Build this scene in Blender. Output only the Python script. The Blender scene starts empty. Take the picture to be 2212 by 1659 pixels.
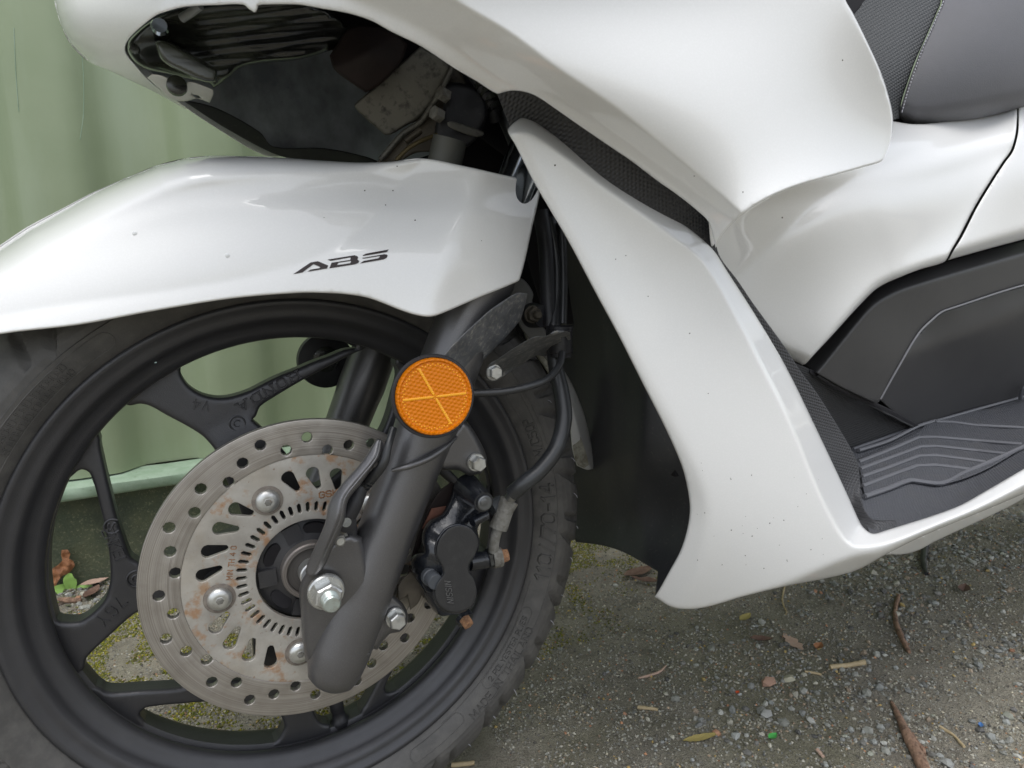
import bpy, math, random
import numpy as np
from mathutils import noise as mnoise, Vector
from mathutils.geometry import delaunay_2d_cdt

# ------------------------------------------------------------------ camera, world, sun, exposure
CAM = np.array([-0.0675, -0.5342, 0.4573]); FOC = 1450.0
_yaw, _pit, _rol = 0.4567, 0.1663, -0.03
_cy, _sy, _cp, _sp = math.cos(_yaw), math.sin(_yaw), math.cos(_pit), math.sin(_pit)
FW = np.array([_sy*_cp, _cy*_cp, -_sp]); _r = np.array([_cy, -_sy, 0.0]); _u = np.cross(_r, FW)
RT = _r*math.cos(_rol) + _u*math.sin(_rol); UP = -_r*math.sin(_rol) + _u*math.cos(_rol)
sc = bpy.context.scene
cam = bpy.data.objects.new('camera', bpy.data.cameras.new('camera')); sc.collection.objects.link(cam)
mw = cam.matrix_world.copy()
for i in range(3):
    mw[i][0], mw[i][1], mw[i][2], mw[i][3] = RT[i], UP[i], -FW[i], CAM[i]
cam.matrix_world = mw
cam.data.sensor_width = 36; cam.data.lens = FOC/2212*36
cam.data.clip_start = .01; cam.data.clip_end = 400
cam.data.dof.use_dof = True; cam.data.dof.focus_distance = .56; cam.data.dof.aperture_fstop = 20
sc.camera = cam
SUN_EL, SUN_AZ = math.radians(74), math.radians(205)
w = bpy.data.worlds.new('World'); sc.world = w; w.use_nodes = True
nt = w.node_tree; nt.nodes.clear()
sky = nt.nodes.new('ShaderNodeTexSky'); sky.sky_type = 'NISHITA'; sky.sun_disc = False
sky.sun_elevation = SUN_EL; sky.sun_rotation = SUN_AZ; sky.air_density = 1.2; sky.dust_density = 2.2; sky.ozone_density = 1.5
hs = nt.nodes.new('ShaderNodeHueSaturation'); hs.inputs['Saturation'].default_value = .30
bg = nt.nodes.new('ShaderNodeBackground'); bg.inputs['Strength'].default_value = .15
wo = nt.nodes.new('ShaderNodeOutputWorld')
nt.links.new(sky.outputs[0], hs.inputs['Color']); nt.links.new(hs.outputs[0], bg.inputs[0]); nt.links.new(bg.outputs[0], wo.inputs[0])
sl = bpy.data.lights.new('sun', 'SUN'); sl.energy = .8; sl.angle = math.radians(40); sl.color = (1, .985, .96)
sun = bpy.data.objects.new('sun', sl); sc.collection.objects.link(sun)
_d = Vector((math.sin(SUN_AZ)*math.cos(SUN_EL), math.cos(SUN_AZ)*math.cos(SUN_EL), math.sin(SUN_EL)))
sun.rotation_euler = _d.to_track_quat('Z', 'Y').to_euler()
sc.view_settings.view_transform = 'Standard'; sc.view_settings.look = 'None'
sc.view_settings.gamma = 1; sc.view_settings.use_curve_mapping = False
sc.view_settings.exposure = .66

rnd = random.Random(7); rng = np.random.default_rng(11)

# ------------------------------------------------------------------ measuring: where a sight line meets a plane of the scooter
def at(px, py, Y):
    px, py, Y = np.broadcast_arrays(np.asarray(px, float), np.asarray(py, float), np.asarray(Y, float))
    d = FW*FOC + (px-1106)[..., None]*RT + (829.5-py)[..., None]*UP
    t = (Y-CAM[1])/d[..., 1]
    return CAM + d*t[..., None]
def atz(px, py, Z):
    px, py, Z = np.broadcast_arrays(np.asarray(px, float), np.asarray(py, float), np.asarray(Z, float))
    d = FW*FOC + (px-1106)[..., None]*RT + (829.5-py)[..., None]*UP
    t = (Z-CAM[2])/d[..., 2]
    return CAM + d*t[..., None]
def ppm(px, py, Y):
    a = at(px, py, Y); return FOC/float((a-CAM) @ FW)       # picture units per metre there

# ------------------------------------------------------------------ materials
def mat(name, col, rough=.5, metal=0., coat=0., coat_r=.04, var=(), bump=(), spec=.5, attr=None, rvar=0, sheen=0, trans=0, radial=None, hexb=None, aniso=None):
    m = bpy.data.materials.new(name); m.use_nodes = True; t = m.node_tree; N = t.nodes; L = t.links
    b = N['Principled BSDF']
    b.inputs['Roughness'].default_value = rough; b.inputs['Metallic'].default_value = metal
    b.inputs['Coat Weight'].default_value = coat; b.inputs['Coat Roughness'].default_value = coat_r
    b.inputs['Specular IOR Level'].default_value = spec; b.inputs['Sheen Weight'].default_value = sheen
    b.inputs['Transmission Weight'].default_value = trans
    tc = N.new('ShaderNodeTexCoord'); co = tc.outputs['Object']
    def noise(scale, detail=4, stretch=None, rough_=.55):
        n = N.new('ShaderNodeTexNoise'); n.inputs['Scale'].default_value = scale; n.inputs['Detail'].default_value = detail; n.inputs['Roughness'].default_value = rough_
        src = co
        if stretch:
            mp = N.new('ShaderNodeMapping'); mp.inputs['Scale'].default_value = stretch; L.new(co, mp.inputs[0]); src = mp.outputs[0]
        L.new(src, n.inputs['Vector']); return n.outputs['Fac']
    rgb = N.new('ShaderNodeRGB'); rgb.outputs[0].default_value = (*col, 1); cur = rgb.outputs[0]
    if attr:
        a = N.new('ShaderNodeAttribute'); a.attribute_name = attr; cur = a.outputs['Color']
    for v in var:                                            # (scale, lo, hi, colour, amount[, stretch])
        f = noise(v[0], 6, v[5] if len(v) > 5 else None, .62)
        mr = N.new('ShaderNodeMapRange'); mr.inputs[1].default_value = v[1]; mr.inputs[2].default_value = v[2]; mr.inputs[4].default_value = v[4]
        L.new(f, mr.inputs[0]); mx = N.new('ShaderNodeMixRGB'); L.new(mr.outputs[0], mx.inputs[0]); L.new(cur, mx.inputs[1])
        mx.inputs[2].default_value = (*v[3], 1); cur = mx.outputs[0]
    if radial:                                               # concentric scoring round the wheel's axle
        sp = N.new('ShaderNodeVectorMath'); sp.operation = 'SUBTRACT'; L.new(co, sp.inputs[0]); sp.inputs[1].default_value = (0, 0, .25)
        mu = N.new('ShaderNodeVectorMath'); mu.operation = 'MULTIPLY'; L.new(sp.outputs[0], mu.inputs[0]); mu.inputs[1].default_value = (1, 0, 1)
        ln = N.new('ShaderNodeVectorMath'); ln.operation = 'LENGTH'; L.new(mu.outputs[0], ln.inputs[0])
        nn = N.new('ShaderNodeTexNoise'); nn.noise_dimensions = '4D'; nn.inputs['Scale'].default_value = 7; nn.inputs['Detail'].default_value = 3
        L.new(co, nn.inputs['Vector']); ml = N.new('ShaderNodeMath'); ml.operation = 'MULTIPLY'; ml.inputs[1].default_value = radial[0]; L.new(ln.outputs['Value'], ml.inputs[0]); L.new(ml.outputs[0], nn.inputs['W'])
        mr = N.new('ShaderNodeMapRange'); mr.inputs[1].default_value = .38; mr.inputs[2].default_value = .66; mr.inputs[4].default_value = radial[2]; L.new(nn.outputs['Fac'], mr.inputs[0])
        mx = N.new('ShaderNodeMixRGB'); L.new(mr.outputs[0], mx.inputs[0]); L.new(cur, mx.inputs[1]); mx.inputs[2].default_value = (*radial[1], 1); cur = mx.outputs[0]
        bump = tuple(bump); radf = nn.outputs['Fac']
    L.new(cur, b.inputs['Base Color'])
    if rvar:
        f = noise(38, 5); mr = N.new('ShaderNodeMapRange'); mr.inputs[3].default_value = max(.02, rough-rvar); mr.inputs[4].default_value = min(1, rough+rvar)
        mr.inputs[1].default_value = .3; mr.inputs[2].default_value = .7
        L.new(f, mr.inputs[0]); L.new(mr.outputs[0], b.inputs['Roughness'])
    last = None
    def addb(fac, strength, dist=.001):
        nonlocal last
        bp = N.new('ShaderNodeBump'); bp.inputs['Strength'].default_value = strength; bp.inputs['Distance'].default_value = dist
        L.new(fac, bp.inputs['Height'])
        if last: L.new(last, bp.inputs['Normal'])
        last = bp.outputs[0]
    for q in bump: addb(noise(q[0], 3, q[3] if len(q) > 3 else None), q[1], q[2] if len(q) > 2 else .001)
    if radial: addb(radf, .25, .0004)
    if hexb:                                                 # moulded honeycomb grain: three crossed waves
        tot = None
        for a in (0, 60, 120):
            dt = N.new('ShaderNodeVectorMath'); dt.operation = 'DOT_PRODUCT'; L.new(co, dt.inputs[0])
            k = 2*math.pi/hexb[0]; u = math.radians(a+12); e1, e2 = hexb[2], hexb[3]
            dt.inputs[1].default_value = tuple(k*(math.cos(u)*e1[i]+math.sin(u)*e2[i]) for i in range(3))
            cs = N.new('ShaderNodeMath'); cs.operation = 'COSINE'; L.new(dt.outputs['Value'], cs.inputs[0])
            if tot is None: tot = cs.outputs[0]
            else:
                ad = N.new('ShaderNodeMath'); L.new(tot, ad.inputs[0]); L.new(cs.outputs[0], ad.inputs[1]); tot = ad.outputs[0]
        addb(tot, hexb[1], .0004)
    if last: L.new(last, b.inputs['Normal'])
    return m
X3, Y3, Z3 = (1, 0, 0), (0, 1, 0), (0, 0, 1)
WHITE = mat('pearl white paint', (.80, .80, .79), .30, 0, 1., .03, var=((900, .45, .75, (.9, .9, .9), .35),), bump=((2600, .02, .0004),))
WHITEIN = mat('dirty white plastic', (.5, .49, .42), .6, var=((60, .4, .62, (.17, .15, .1), .7), (300, .45, .7, (.1, .09, .06), .5)), bump=((300, .3),))
RIMM = mat('black cast wheel paint', (.062, .062, .067), .35, .45, 0, var=((30, .45, .75, (.08, .08, .086), .6), (160, .55, .8, (.08, .075, .07), .35)), bump=((1500, .35, .0005), (240, .12, .0005)), rvar=.06)
RUB = mat('tyre rubber', (.086, .083, .080), .54, 0, var=((22, .42, .62, (.055, .053, .051), .7), (70, .45, .7, (.125, .12, .112), .7), (260, .55, .75, (.13, .12, .105), .25)), bump=((900, .3, .0006), (140, .2, .0006)))
RECESS_SHADE = mat('painted recess shade', (.022, .021, .020), .8)  # near-black colour for the shade round raised tyre letters
DISC = mat('scored brake steel', (.44, .415, .385), .40, .75, var=((14, .42, .62, (.52, .49, .45), .6), (60, .5, .7, (.26, .235, .21), .35)), radial=(380, (.24, .215, .195), .75), rvar=.08)
CARR = mat('dull rusty carrier steel', (.50, .48, .44), .5, .4, var=((26, .42, .62, (.33, .31, .28), .8), (75, .54, .66, (.40, .20, .08), .75), (11, .5, .66, (.36, .30, .22), .6), (300, .62, .72, (.2, .1, .05), .6)), bump=((500, .2, .0004),))
RUSTE = mat('orange rust', (.36, .19, .095), .85, .1, var=((420, .4, .6, (.17, .09, .055), .8), (900, .5, .7, (.48, .32, .2), .5)), bump=((600, .6, .0006),))
ZINC = mat('zinc plated steel', (.62, .63, .62), .34, .85, var=((90, .45, .7, (.35, .33, .3), .6), (400, .55, .75, (.8, .8, .8), .5)), bump=((420, .25, .0005),), rvar=.1)
ZINCG = mat('greenish zinc', (.50, .56, .53), .36, .75, var=((160, .5, .7, (.3, .27, .22), .6),), bump=((420, .25, .0005),))
FORK = mat('dark grey metallic paint', (.15, .148, .153), .36, .7, .2, .15, var=((1800, .5, .75, (.28, .27, .27), .5), (16, .4, .7, (.12, .118, .12), .5)), bump=((1500, .35, .0004),))
CHROME = mat('fork tube chrome', (.42, .46, .52), .12, 1.)
CAL = mat('black caliper paint', (.014, .016, .021), .2, .1, .5, .12, var=((70, .5, .72, (.05, .055, .065), .6), (420, .6, .75, (.16, .15, .13), .35)), bump=((420, .3, .0006),))
CAP = mat('satin black cap', (.028, .028, .029), .52, 0, bump=((700, .3, .0005),), var=((120, .5, .7, (.05, .05, .05), .5),))
BLK = mat('black plastic', (.018, .018, .021), .48, 0, var=((18, .45, .7, (.04, .042, .05), .6), (220, .58, .75, (.09, .085, .075), .35)), bump=((600, .15, .0005),))
BLKG = mat('glossy black plastic', (.012, .013, .013), .22, 0, .4, .1, var=((14, .45, .6, (.05, .055, .04), .8, (1, 1, 5)),), bump=((9, .15, .01, (.6, 1, 5)),))
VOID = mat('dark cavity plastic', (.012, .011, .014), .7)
LINER = mat('blue grey inner liner', (.50, .54, .60), .38, 0, var=((9, .4, .6, (.05, .055, .07), .7), (420, .66, .74, (.02, .02, .02), .8)), bump=((30, .1, .001),))
TRIM = mat('charcoal body plastic', (.056, .055, .056), .46, 0, bump=((2400, .12, .0004),), var=((12, .4, .7, (.036, .036, .038), .5),))
HEX = mat('honeycomb grip plastic', (.045, .045, .048), .5, 0, hexb=(.0023, .5, X3, Z3))
HEXF = mat('fine grained plastic', (.038, .038, .040), .5, 0, hexb=(.0016, .7, X3, Z3))
MAT_ = mat('grained floor mat', (.075, .078, .088), .5, 0, hexb=(.0022, .45, X3, Y3), var=((40, .5, .75, (.09, .088, .082), .4),))
MATR = mat('smooth mat rib', (.14, .142, .155), .4)
SEATM = mat('grey seat vinyl', (.088, .089, .098), .62, 0, sheen=.15, bump=((900, .4, .0006), (30, .1, .002)), var=((14, .4, .7, (.105, .104, .12), .7),))
SEATT = mat('ribbed seat vinyl', (.058, .062, .066), .6, 0, hexb=(.0024, .5, (0.35, 0, .94), (.94, 0, -.35)))
THREAD = mat('pale thread', (.42, .42, .46), .8)
HOSE = mat('rubber hose', (.024, .025, .027), .36, 0, .15, .2, var=((60, .5, .7, (.045, .05, .055), .6),), bump=((700, .15, .0004),))
BRAID = mat('braided steel', (.4, .4, .4), .35, .9, bump=((1400, .6, .0006),))
CRUST = mat('corroded grey fitting', (.26, .255, .235), .75, .35, var=((130, .45, .65, (.12, .11, .09), .8), (60, .6, .75, (.35, .2, .09), .5)), bump=((500, .9, .001),))
WORN = mat('scuffed black bracket', (.15, .155, .165), .5, .15, var=((330, .5, .66, (.42, .40, .35), .6), (90, .42, .62, (.08, .084, .09), .7)), bump=((400, .4, .0006),))
OLDM = mat('weathered zinc bracket', (.17, .165, .145), .5, .5, var=((150, .52, .68, (.03, .03, .03), .8), (30, .4, .7, (.13, .125, .11), .6)), bump=((400, .3, .0006),))
OLDT = mat('tan oxidised bracket', (.09, .078, .06), .55, .4, var=((160, .55, .7, (.04, .035, .03), .8),), bump=((400, .3, .0006),))
BROWN = mat('brown dusty housing', (.022, .016, .015), .6, 0, spec=.25, var=((50, .45, .7, (.035, .023, .021), .6),), bump=((300, .3, .0006),))
AMBER = mat('amber reflector lens', (.70, .19, .0), .28, 0, 0, .03, spec=.3, hexb=(.0024, .35, X3, Z3))
AMBERB = mat('bright amber bead', (.95, .42, .015), .25)
INK = mat('dark brown decal film', (.022, .012, .012), .5)
INKP = mat('pale decal edge', (.55, .55, .56), .4)
PEEL = mat('pale primer chip', (.55, .75, .72), .5)
SEAL = mat('worn steel hub face', (.33, .30, .28), .42, .7, radial=(900, (.12, .11, .10), .6))
GREEN = mat('green container paint', (.29, .345, .22), .45, 0, 0, var=((3.5, .38, .64, (.245, .305, .182), .8), (6, .5, .72, (.33, .395, .285), .75, (1, 1, .16)), (420, .66, .74, (.33, .38, .26), .5), (110, .72, .76, (.03, .04, .03), .8)), bump=((5, .25, .01), (260, .15, .0006)))
GREENL = mat('chalky green flange', (.235, .33, .23), .6, 0, var=((30, .4, .65, (.36, .46, .36), .7), (90, .6, .75, (.12, .16, .1), .6)), bump=((60, .5, .002),))
GREEND = mat('algae stained rail with painted shade', (.070, .088, .056), .85, 0, var=((26, .4, .65, (.11, .12, .068), .8), (330, .56, .68, (.32, .31, .20), .6), (9, .5, .7, (.03, .038, .03), .6)), bump=((300, .8, .002),))  # algae, plus the shade under the flange put into the dark base colour
DIRT = mat('gritty ground', (.46, .42, .33), .92, 0, var=((5, .42, .62, (.31, .28, .225), .8), (36, .5, .68, (.16, .145, .115), .6), (240, .56, .66, (.27, .26, .22), .55), (210, .60, .70, (.03, .028, .025), .7), (3.2, .48, .62, (.17, .17, .07), .45), (700, .54, .60, (.36, .34, .30), .55), (560, .56, .62, (.09, .083, .07), .5), (1100, .55, .6, (.32, .30, .26), .5)), bump=((120, 1., .004), (420, 1., .004), (900, 1., .003)))
STONE = mat('gravel stone', (.3, .3, .28), .8, attr='Col', var=((500, .5, .75, (.12, .12, .11), .35),), bump=((600, .4, .0006),))
MOSSM = mat('yellow green moss', (.1, .12, .02), .9, attr='Col', bump=((800, .8, .001),))
LEAFG = mat('fresh green leaf', (.36, .60, .15), .45, 0, sheen=.1, var=((120, .4, .6, (.30, .50, .12), .7),))
LEAFD = mat('dry orange leaf', (.36, .16, .07), .75, var=((90, .45, .65, (.2, .09, .05), .7),), bump=((160, .8, .002),))
LEAFB = mat('dead brown leaf', (.13, .075, .055), .8, var=((100, .45, .7, (.24, .16, .11), .6),), bump=((200, .6, .001),))
LEAFT = mat('tan oak leaf', (.50, .35, .27), .8, bump=((200, .6, .001),))
LEAFY = mat('yellowed leaf', (.42, .34, .12), .7, bump=((200, .6, .001),))
BARK = mat('brown bark', (.30, .185, .125), .85, var=((120, .4, .65, (.07, .04, .028), .8, (1, 1, .3)), (400, .5, .7, (.36, .25, .17), .6)), bump=((220, 1., .002),))
STRAW = mat('pale straw', (.5, .40, .24), .7, var=((160, .4, .7, (.3, .22, .12), .6),))
PGREEN = mat('bright green plastic', (.09, .45, .10), .4)
PBLUE = mat('blue plastic', (.06, .16, .38), .4)
PRED = mat('red plastic', (.6, .09, .03), .4)

# ------------------------------------------------------------------ object helpers
def link(name, verts, faces, m, parent=None, smooth=True, mats=None, fm=None, kind=None):
    me = bpy.data.meshes.new(name); me.from_pydata([tuple(map(float, v)) for v in verts], [], [tuple(map(int, f)) for f in faces])
    for q in (mats or [m]): me.materials.append(q)
    if fm is not None: me.polygons.foreach_set('material_index', np.asarray(fm, dtype=np.int32))
    me.polygons.foreach_set('use_smooth', np.full(len(me.polygons), smooth)); me.update()
    o = bpy.data.objects.new(name, me); sc.collection.objects.link(o)
    if parent: o.parent = parent
    if kind: o['kind'] = kind
    return o
def sharpen(o, deg=35):
    o.data.set_sharp_from_angle(angle=math.radians(deg)); return o
def tag(o, label, cat, group=None):
    o['label'] = label; o['category'] = cat
    if group: o['group'] = group
    return o
def empty(name, loc=(0, 0, 0)):
    o = bpy.data.objects.new(name, None); o.location = loc; o.empty_display_size = .02; sc.collection.objects.link(o); return o

def cr(P, n=6, closed=False, corner=48):
    """Smooth curve through points; turns sharper than `corner` degrees stay corners."""
    P = [np.array(p, float) for p in P]; N = len(P); out = []
    def turn(i):
        if not closed and i in (0, N-1): return 0
        a = P[i]-P[i-1]; b = P[(i+1) % N]-P[i]
        c = (a @ b)/(np.linalg.norm(a)*np.linalg.norm(b)+1e-9); return math.degrees(math.acos(max(-1, min(1, c))))
    co = [turn(i) > corner for i in range(N)]
    for i in range(N if closed else N-1):
        p1, p2 = P[i], P[(i+1) % N]
        p0 = P[i-1] if (closed or i > 0) else 2*p1-p2
        p3 = P[(i+2) % N] if (closed or i+2 < N) else 2*p2-p1
        L_ = np.linalg.norm(p2-p1)
        m1 = (p2-p1) if co[i] else (p2-p0)*L_/(np.linalg.norm(p1-p0)+L_+1e-9)
        m2 = (p2-p1) if co[(i+1) % N] else (p3-p1)*L_/(np.linalg.norm(p3-p2)+L_+1e-9)
        for k in range(n):
            s = k/n; h = (2*s**3-3*s*s+1, s**3-2*s*s+s, -2*s**3+3*s*s, s**3-s*s)
            out.append(h[0]*p1+h[1]*m1+h[2]*p2+h[3]*m2)
    if not closed: out.append(P[-1])
    return np.array(out)
def resample(P, h, closed=True):
    Q = np.vstack([P, P[:1]]) if closed else P
    out = []
    for a, b in zip(Q[:-1], Q[1:]):
        k = max(1, int(round(np.linalg.norm(b-a)/h)))
        out += [a+(b-a)*j/k for j in range(k)]
    if not closed: out.append(Q[-1])
    keep = [out[0]]
    for p in out[1:]:
        if np.linalg.norm(p-keep[-1]) > h*.35: keep.append(p)
    if closed and np.linalg.norm(keep[-1]-keep[0]) < h*.35: keep.pop()
    return np.array(keep)
def inside(P, poly):
    x, y = P[:, 0], P[:, 1]; r = np.zeros(len(P), bool); a = poly; b = np.roll(poly, -1, 0)
    for (x0, y0), (x1, y1) in zip(a, b):
        c = (y0 > y) != (y1 > y)
        with np.errstate(divide='ignore', invalid='ignore'):
            r ^= c & (x < (x1-x0)*(y-y0)/(y1-y0+1e-30)+x0)
    return r
def segdist(P, A, B):
    d = np.full(len(P), 1e9); idx = np.zeros(len(P), int)
    for i, (a, b) in enumerate(zip(A, B)):
        ab = b-a; L2 = ab @ ab+1e-12
        t = np.clip(((P-a) @ ab)/L2, 0, 1); q = np.hypot(*(P-a-t[:, None]*ab).T)
        m = q < d; d[m] = q[m]; idx[m] = i
    return d, idx
def polydist(P, poly): return segdist(P, poly, np.roll(poly, -1, 0))[0]
def signed(P, line):
    """distance to an open line, its ends running on straight; positive on the left of travel as drawn (upper side when heading right)"""
    L_ = np.array(line, float); L_ = np.vstack([L_[0]+(L_[0]-L_[1])*60, L_, L_[-1]+(L_[-1]-L_[-2])*60])
    A, B = L_[:-1], L_[1:]; d, i = segdist(P, A, B)
    ab = B[i]-A[i]; ap = P-A[i]; s = -(ab[:, 0]*ap[:, 1]-ab[:, 1]*ap[:, 0])
    return d*np.sign(s)
class Poly:
    """a fair surface: low-degree least squares through the control points"""
    def __init__(s, P, v, deg):
        P = np.array(P, float); s.c = P.mean(0); s.s = P.std(0)*1.5+1e-9; s.e = [(i, j) for i in range(deg+1) for j in range(deg+1-i)]
        A = s.b(P); n = A.shape[1]; s.w = np.linalg.solve(A.T @ A+np.eye(n)*1e-4*len(P), A.T @ v)
    def b(s, P): Q = (P-s.c)/s.s; return np.stack([Q[:, 0]**i*Q[:, 1]**j for i, j in s.e], 1)
    def __call__(s, X): return s.b(X) @ s.w
class TPS:
    def __init__(s, P, v, lam=1e-6):
        s.P = np.array(P, float)/1000.; n = len(P); K = s.k(s.P, s.P); Q = np.hstack([np.ones((n, 1)), s.P])
        A = np.zeros((n+3, n+3)); A[:n, :n] = K+np.eye(n)*lam; A[:n, n:] = Q; A[n:, :n] = Q.T
        s.w = np.linalg.solve(A, np.concatenate([v, np.zeros(3)]))
    def k(s, A, B):
        r2 = ((A[:, None, :]-B[None])**2).sum(2); return .5*r2*np.log(r2+1e-12)
    def __call__(s, X):
        X = X/1000.; return s.k(X, s.P) @ s.w[:-3]+s.w[-3]+X @ s.w[-2:]
def foldv(P, folds):
    out = np.zeros(len(P))
    for line, k, wd, side in folds:
        line = cr(line, 5, False, 170); d = signed(P, line)*side; out += k*wd*np.logaddexp(0, d/wd)
    return out
SHEETS = {}
def carry_on(L, top):
    """pieces that leave the picture run on past its edge"""
    L = [tuple(map(float, p)) for p in L]; n = len(L); out = []
    for i, p in enumerate(L):
        q = p
        if 2399 < p[0] < 2430:
            for j in (i-1, i+1):
                r = L[j % n]
                if r[0] < 2399: f = (2820-r[0])/(p[0]-r[0]); q = (2820., r[1]+(p[1]-r[1])*f)
            if q == p: q = (2820., p[1]-150)
        if top and p[1] in (-60., -90.):
            q = (q[0]-(0 if p[0] < 300 else 30), -400. if p[1] == -90. else -230.)
        out.append(q)
    return out
def sheet(name, outline, depth, m, parent=None, holes=(), h=7., er=(5, .0014), thick=.003, rolls=(), folds=(), raw=False, mp=None, bumps=None, ymax=None, hraw=True, corner=48, back=True, lam=1e-6, deg=0):
    """A moulded piece: its outline and openings, a smooth outer surface, rounded edges and real thickness."""
    if not raw: outline = carry_on(outline, name in ('seat', 'seat_front_panel') or (name == 'front_fairing' and len(outline) > 20))
    out = np.array(outline, float) if raw else cr(outline, 5, True, corner)
    loops = [resample(out, h)]
    for q in holes: loops.append(resample(np.array(q, float) if hraw else cr(q, 5, True), h*.8))
    for i, lp in enumerate(loops):
        ar = .5*np.sum(lp[:, 0]*np.roll(lp[:, 1], -1)-np.roll(lp[:, 0], -1)*lp[:, 1])
        if (ar > 0) != (i == 0): loops[i] = lp[::-1]
    A = np.vstack(loops); B = np.vstack([np.roll(lp, -1, 0) for lp in loops])
    lo, hi = loops[0].min(0), loops[0].max(0)
    gx = np.arange(lo[0]-h, hi[0]+h, h); gy = np.arange(lo[1]-h, hi[1]+h, h*.866)
    G = np.array([(x+(j % 2)*h*.5, y) for j, y in enumerate(gy) for x in gx])
    def ok(P, dmin):
        if len(P) == 0: return P
        k = inside(P, loops[0])
        for lp in loops[1:]: k &= ~inside(P, lp)
        P = P[k]; 
        if len(P) == 0: return P
        d, _ = segdist(P, A, B); return P[d > dmin]
    rr = er[0]
    inner = [ok(G, max(rr*1.15, h*.6))]
    if rr > 0:
        for lp in loops:
            e = np.roll(lp, -1, 0)-np.roll(lp, 1, 0); nrm = np.stack([-e[:, 1], e[:, 0]], 1); nrm /= np.linalg.norm(nrm, axis=1)[:, None]+1e-9
            for f in ((.06, .25, .6, 1.) if rr > 2.5 else (.12, .5, 1.)):
                inner.append(ok(lp+nrm*rr*f, rr*f*.82))
    if not mp:
        for line, k_, wd_, _s in folds:                      # vertices along every crease, so it stays crisp
            if wd_ > 5: continue
            q = resample(cr(line, 5, False, 170), h*.55, False); e = np.gradient(q, axis=0); nrm = np.stack([-e[:, 1], e[:, 0]], 1); nrm /= np.linalg.norm(nrm, axis=1)[:, None]+1e-9
            for o_ in (0, 1.1, -1.1, 2.6, -2.6, 5, -5): inner.append(ok(q+nrm*o_*wd_, rr*.9+1))
    pts = np.vstack([A]+[q for q in inner if len(q)])
    edges = []; s = 0
    for lp in loops:
        n = len(lp); edges += [(s+i, s+(i+1) % n) for i in range(n)]; s += n
    V2, _, F, ov, _, _ = delaunay_2d_cdt([Vector((float(p[0]), float(p[1]))) for p in pts], edges, [], 0, 1e-5 if mp else 1e-3)
    P = np.array([(v.x, v.y) for v in V2]); T = np.array([f for f in F if len(f) == 3])
    cen = P[T].mean(1); k = inside(cen, loops[0])
    for lp in loops[1:]: k &= ~inside(cen, lp)
    T = T[k]
    if isinstance(depth, (int, float)): H = np.full(len(P), float(depth)); fH = lambda X: np.full(len(X), float(depth))
    elif callable(depth): H = depth(P); fH = depth
    else:
        cp = np.array([(a, b) for a, b, _ in depth], float); cv_ = np.array([c for _, _, c in depth], float)
        t = Poly(cp, cv_-foldv(cp, folds), deg) if deg else TPS(cp, cv_-foldv(cp, folds), lam)
        lo_, hi_ = (cv_-foldv(cp, folds)).min()-.02, (cv_-foldv(cp, folds)).max()+.02; xt, yt = cp[:, 0].max()+25, cp[:, 1].min()-25
        def fH(X, t_=t, lo_=lo_, hi_=hi_, xt=xt, yt=yt, dg=deg):
            C_ = np.stack([np.minimum(X[:, 0], xt), np.maximum(X[:, 1], yt)], 1) if (xt > 2300 or yt < 0) else X
            v = t_(C_); return (v if dg else np.clip(v, lo_, hi_))+foldv(X, folds)
        H = fH(P)
    if depth is not None and not isinstance(depth, (list, tuple)) and folds: H = H+foldv(P, folds)
    d, _ = segdist(P, A, B)
    if bumps: H = H+bumps(P, d)
    for line, wd, dy in rolls:
        L_ = np.array(line, float); q, _ = segdist(P, L_[:-1], L_[1:])
        if not np.isscalar(wd): wd = np.interp(P[:, 0], L_[:, 0], wd); dy = np.interp(P[:, 0], L_[:, 0], dy)
        x = np.clip(1-q/wd, 0, 1); H = H+dy*(1-np.sqrt(1-x*x*.9999))
    x = np.clip(1-d/rr, 0, 1) if rr > 0 else np.zeros(len(P)); H = H+er[1]*(1-np.sqrt(1-x*x))
    if ymax is not None: H = ymax-np.logaddexp(0, (ymax-H)/.004)*.004
    f = mp or (lambda a, b, c: at(a, b, c))
    V = f(P[:, 0], P[:, 1], H)
    # orient towards the camera side
    a, b, c = V[T[:, 0]], V[T[:, 1]], V[T[:, 2]]; nn = np.cross(b-a, c-a).sum(0)
    ref = np.array([0, -1, 0]) if name != 'floor_mat' and name != 'floorboard' else np.array([0, 0, 1])
    if nn @ ref < 0: T = T[:, ::-1]
    Vs = [V]; Fs = [tuple(t) for t in T]; off = len(V)
    if back:
        Hb = np.minimum(H+thick, fH(P)+er[1]+thick) if er[1] >= 0 else H+thick
        W = f(P[:, 0], P[:, 1], H+thick); Vs.append(W)
        Fs += [(t[2]+off, t[1]+off, t[0]+off) for t in T.tolist()]
        off2 = 2*len(V)
        # walls: boundary edges of the triangulation
        cnt = {}
        for t in T.tolist():
            for e in ((t[0], t[1]), (t[1], t[2]), (t[2], t[0])): cnt[e] = 1
        bd = [e for e in cnt if (e[1], e[0]) not in cnt]
        ids = sorted({i for e in bd for i in e}); mpid = {v: k_ for k_, v in enumerate(ids)}
        Vs.append(V[ids]); Vs.append(W[ids]); n = len(ids)
        for a_, b_ in bd: Fs.append((off2+mpid[b_], off2+mpid[a_], off2+n+mpid[a_], off2+n+mpid[b_]))
    o = link(name, np.vstack(Vs), Fs, m, parent)
    SHEETS[name] = (fH, er)
    return o

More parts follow.
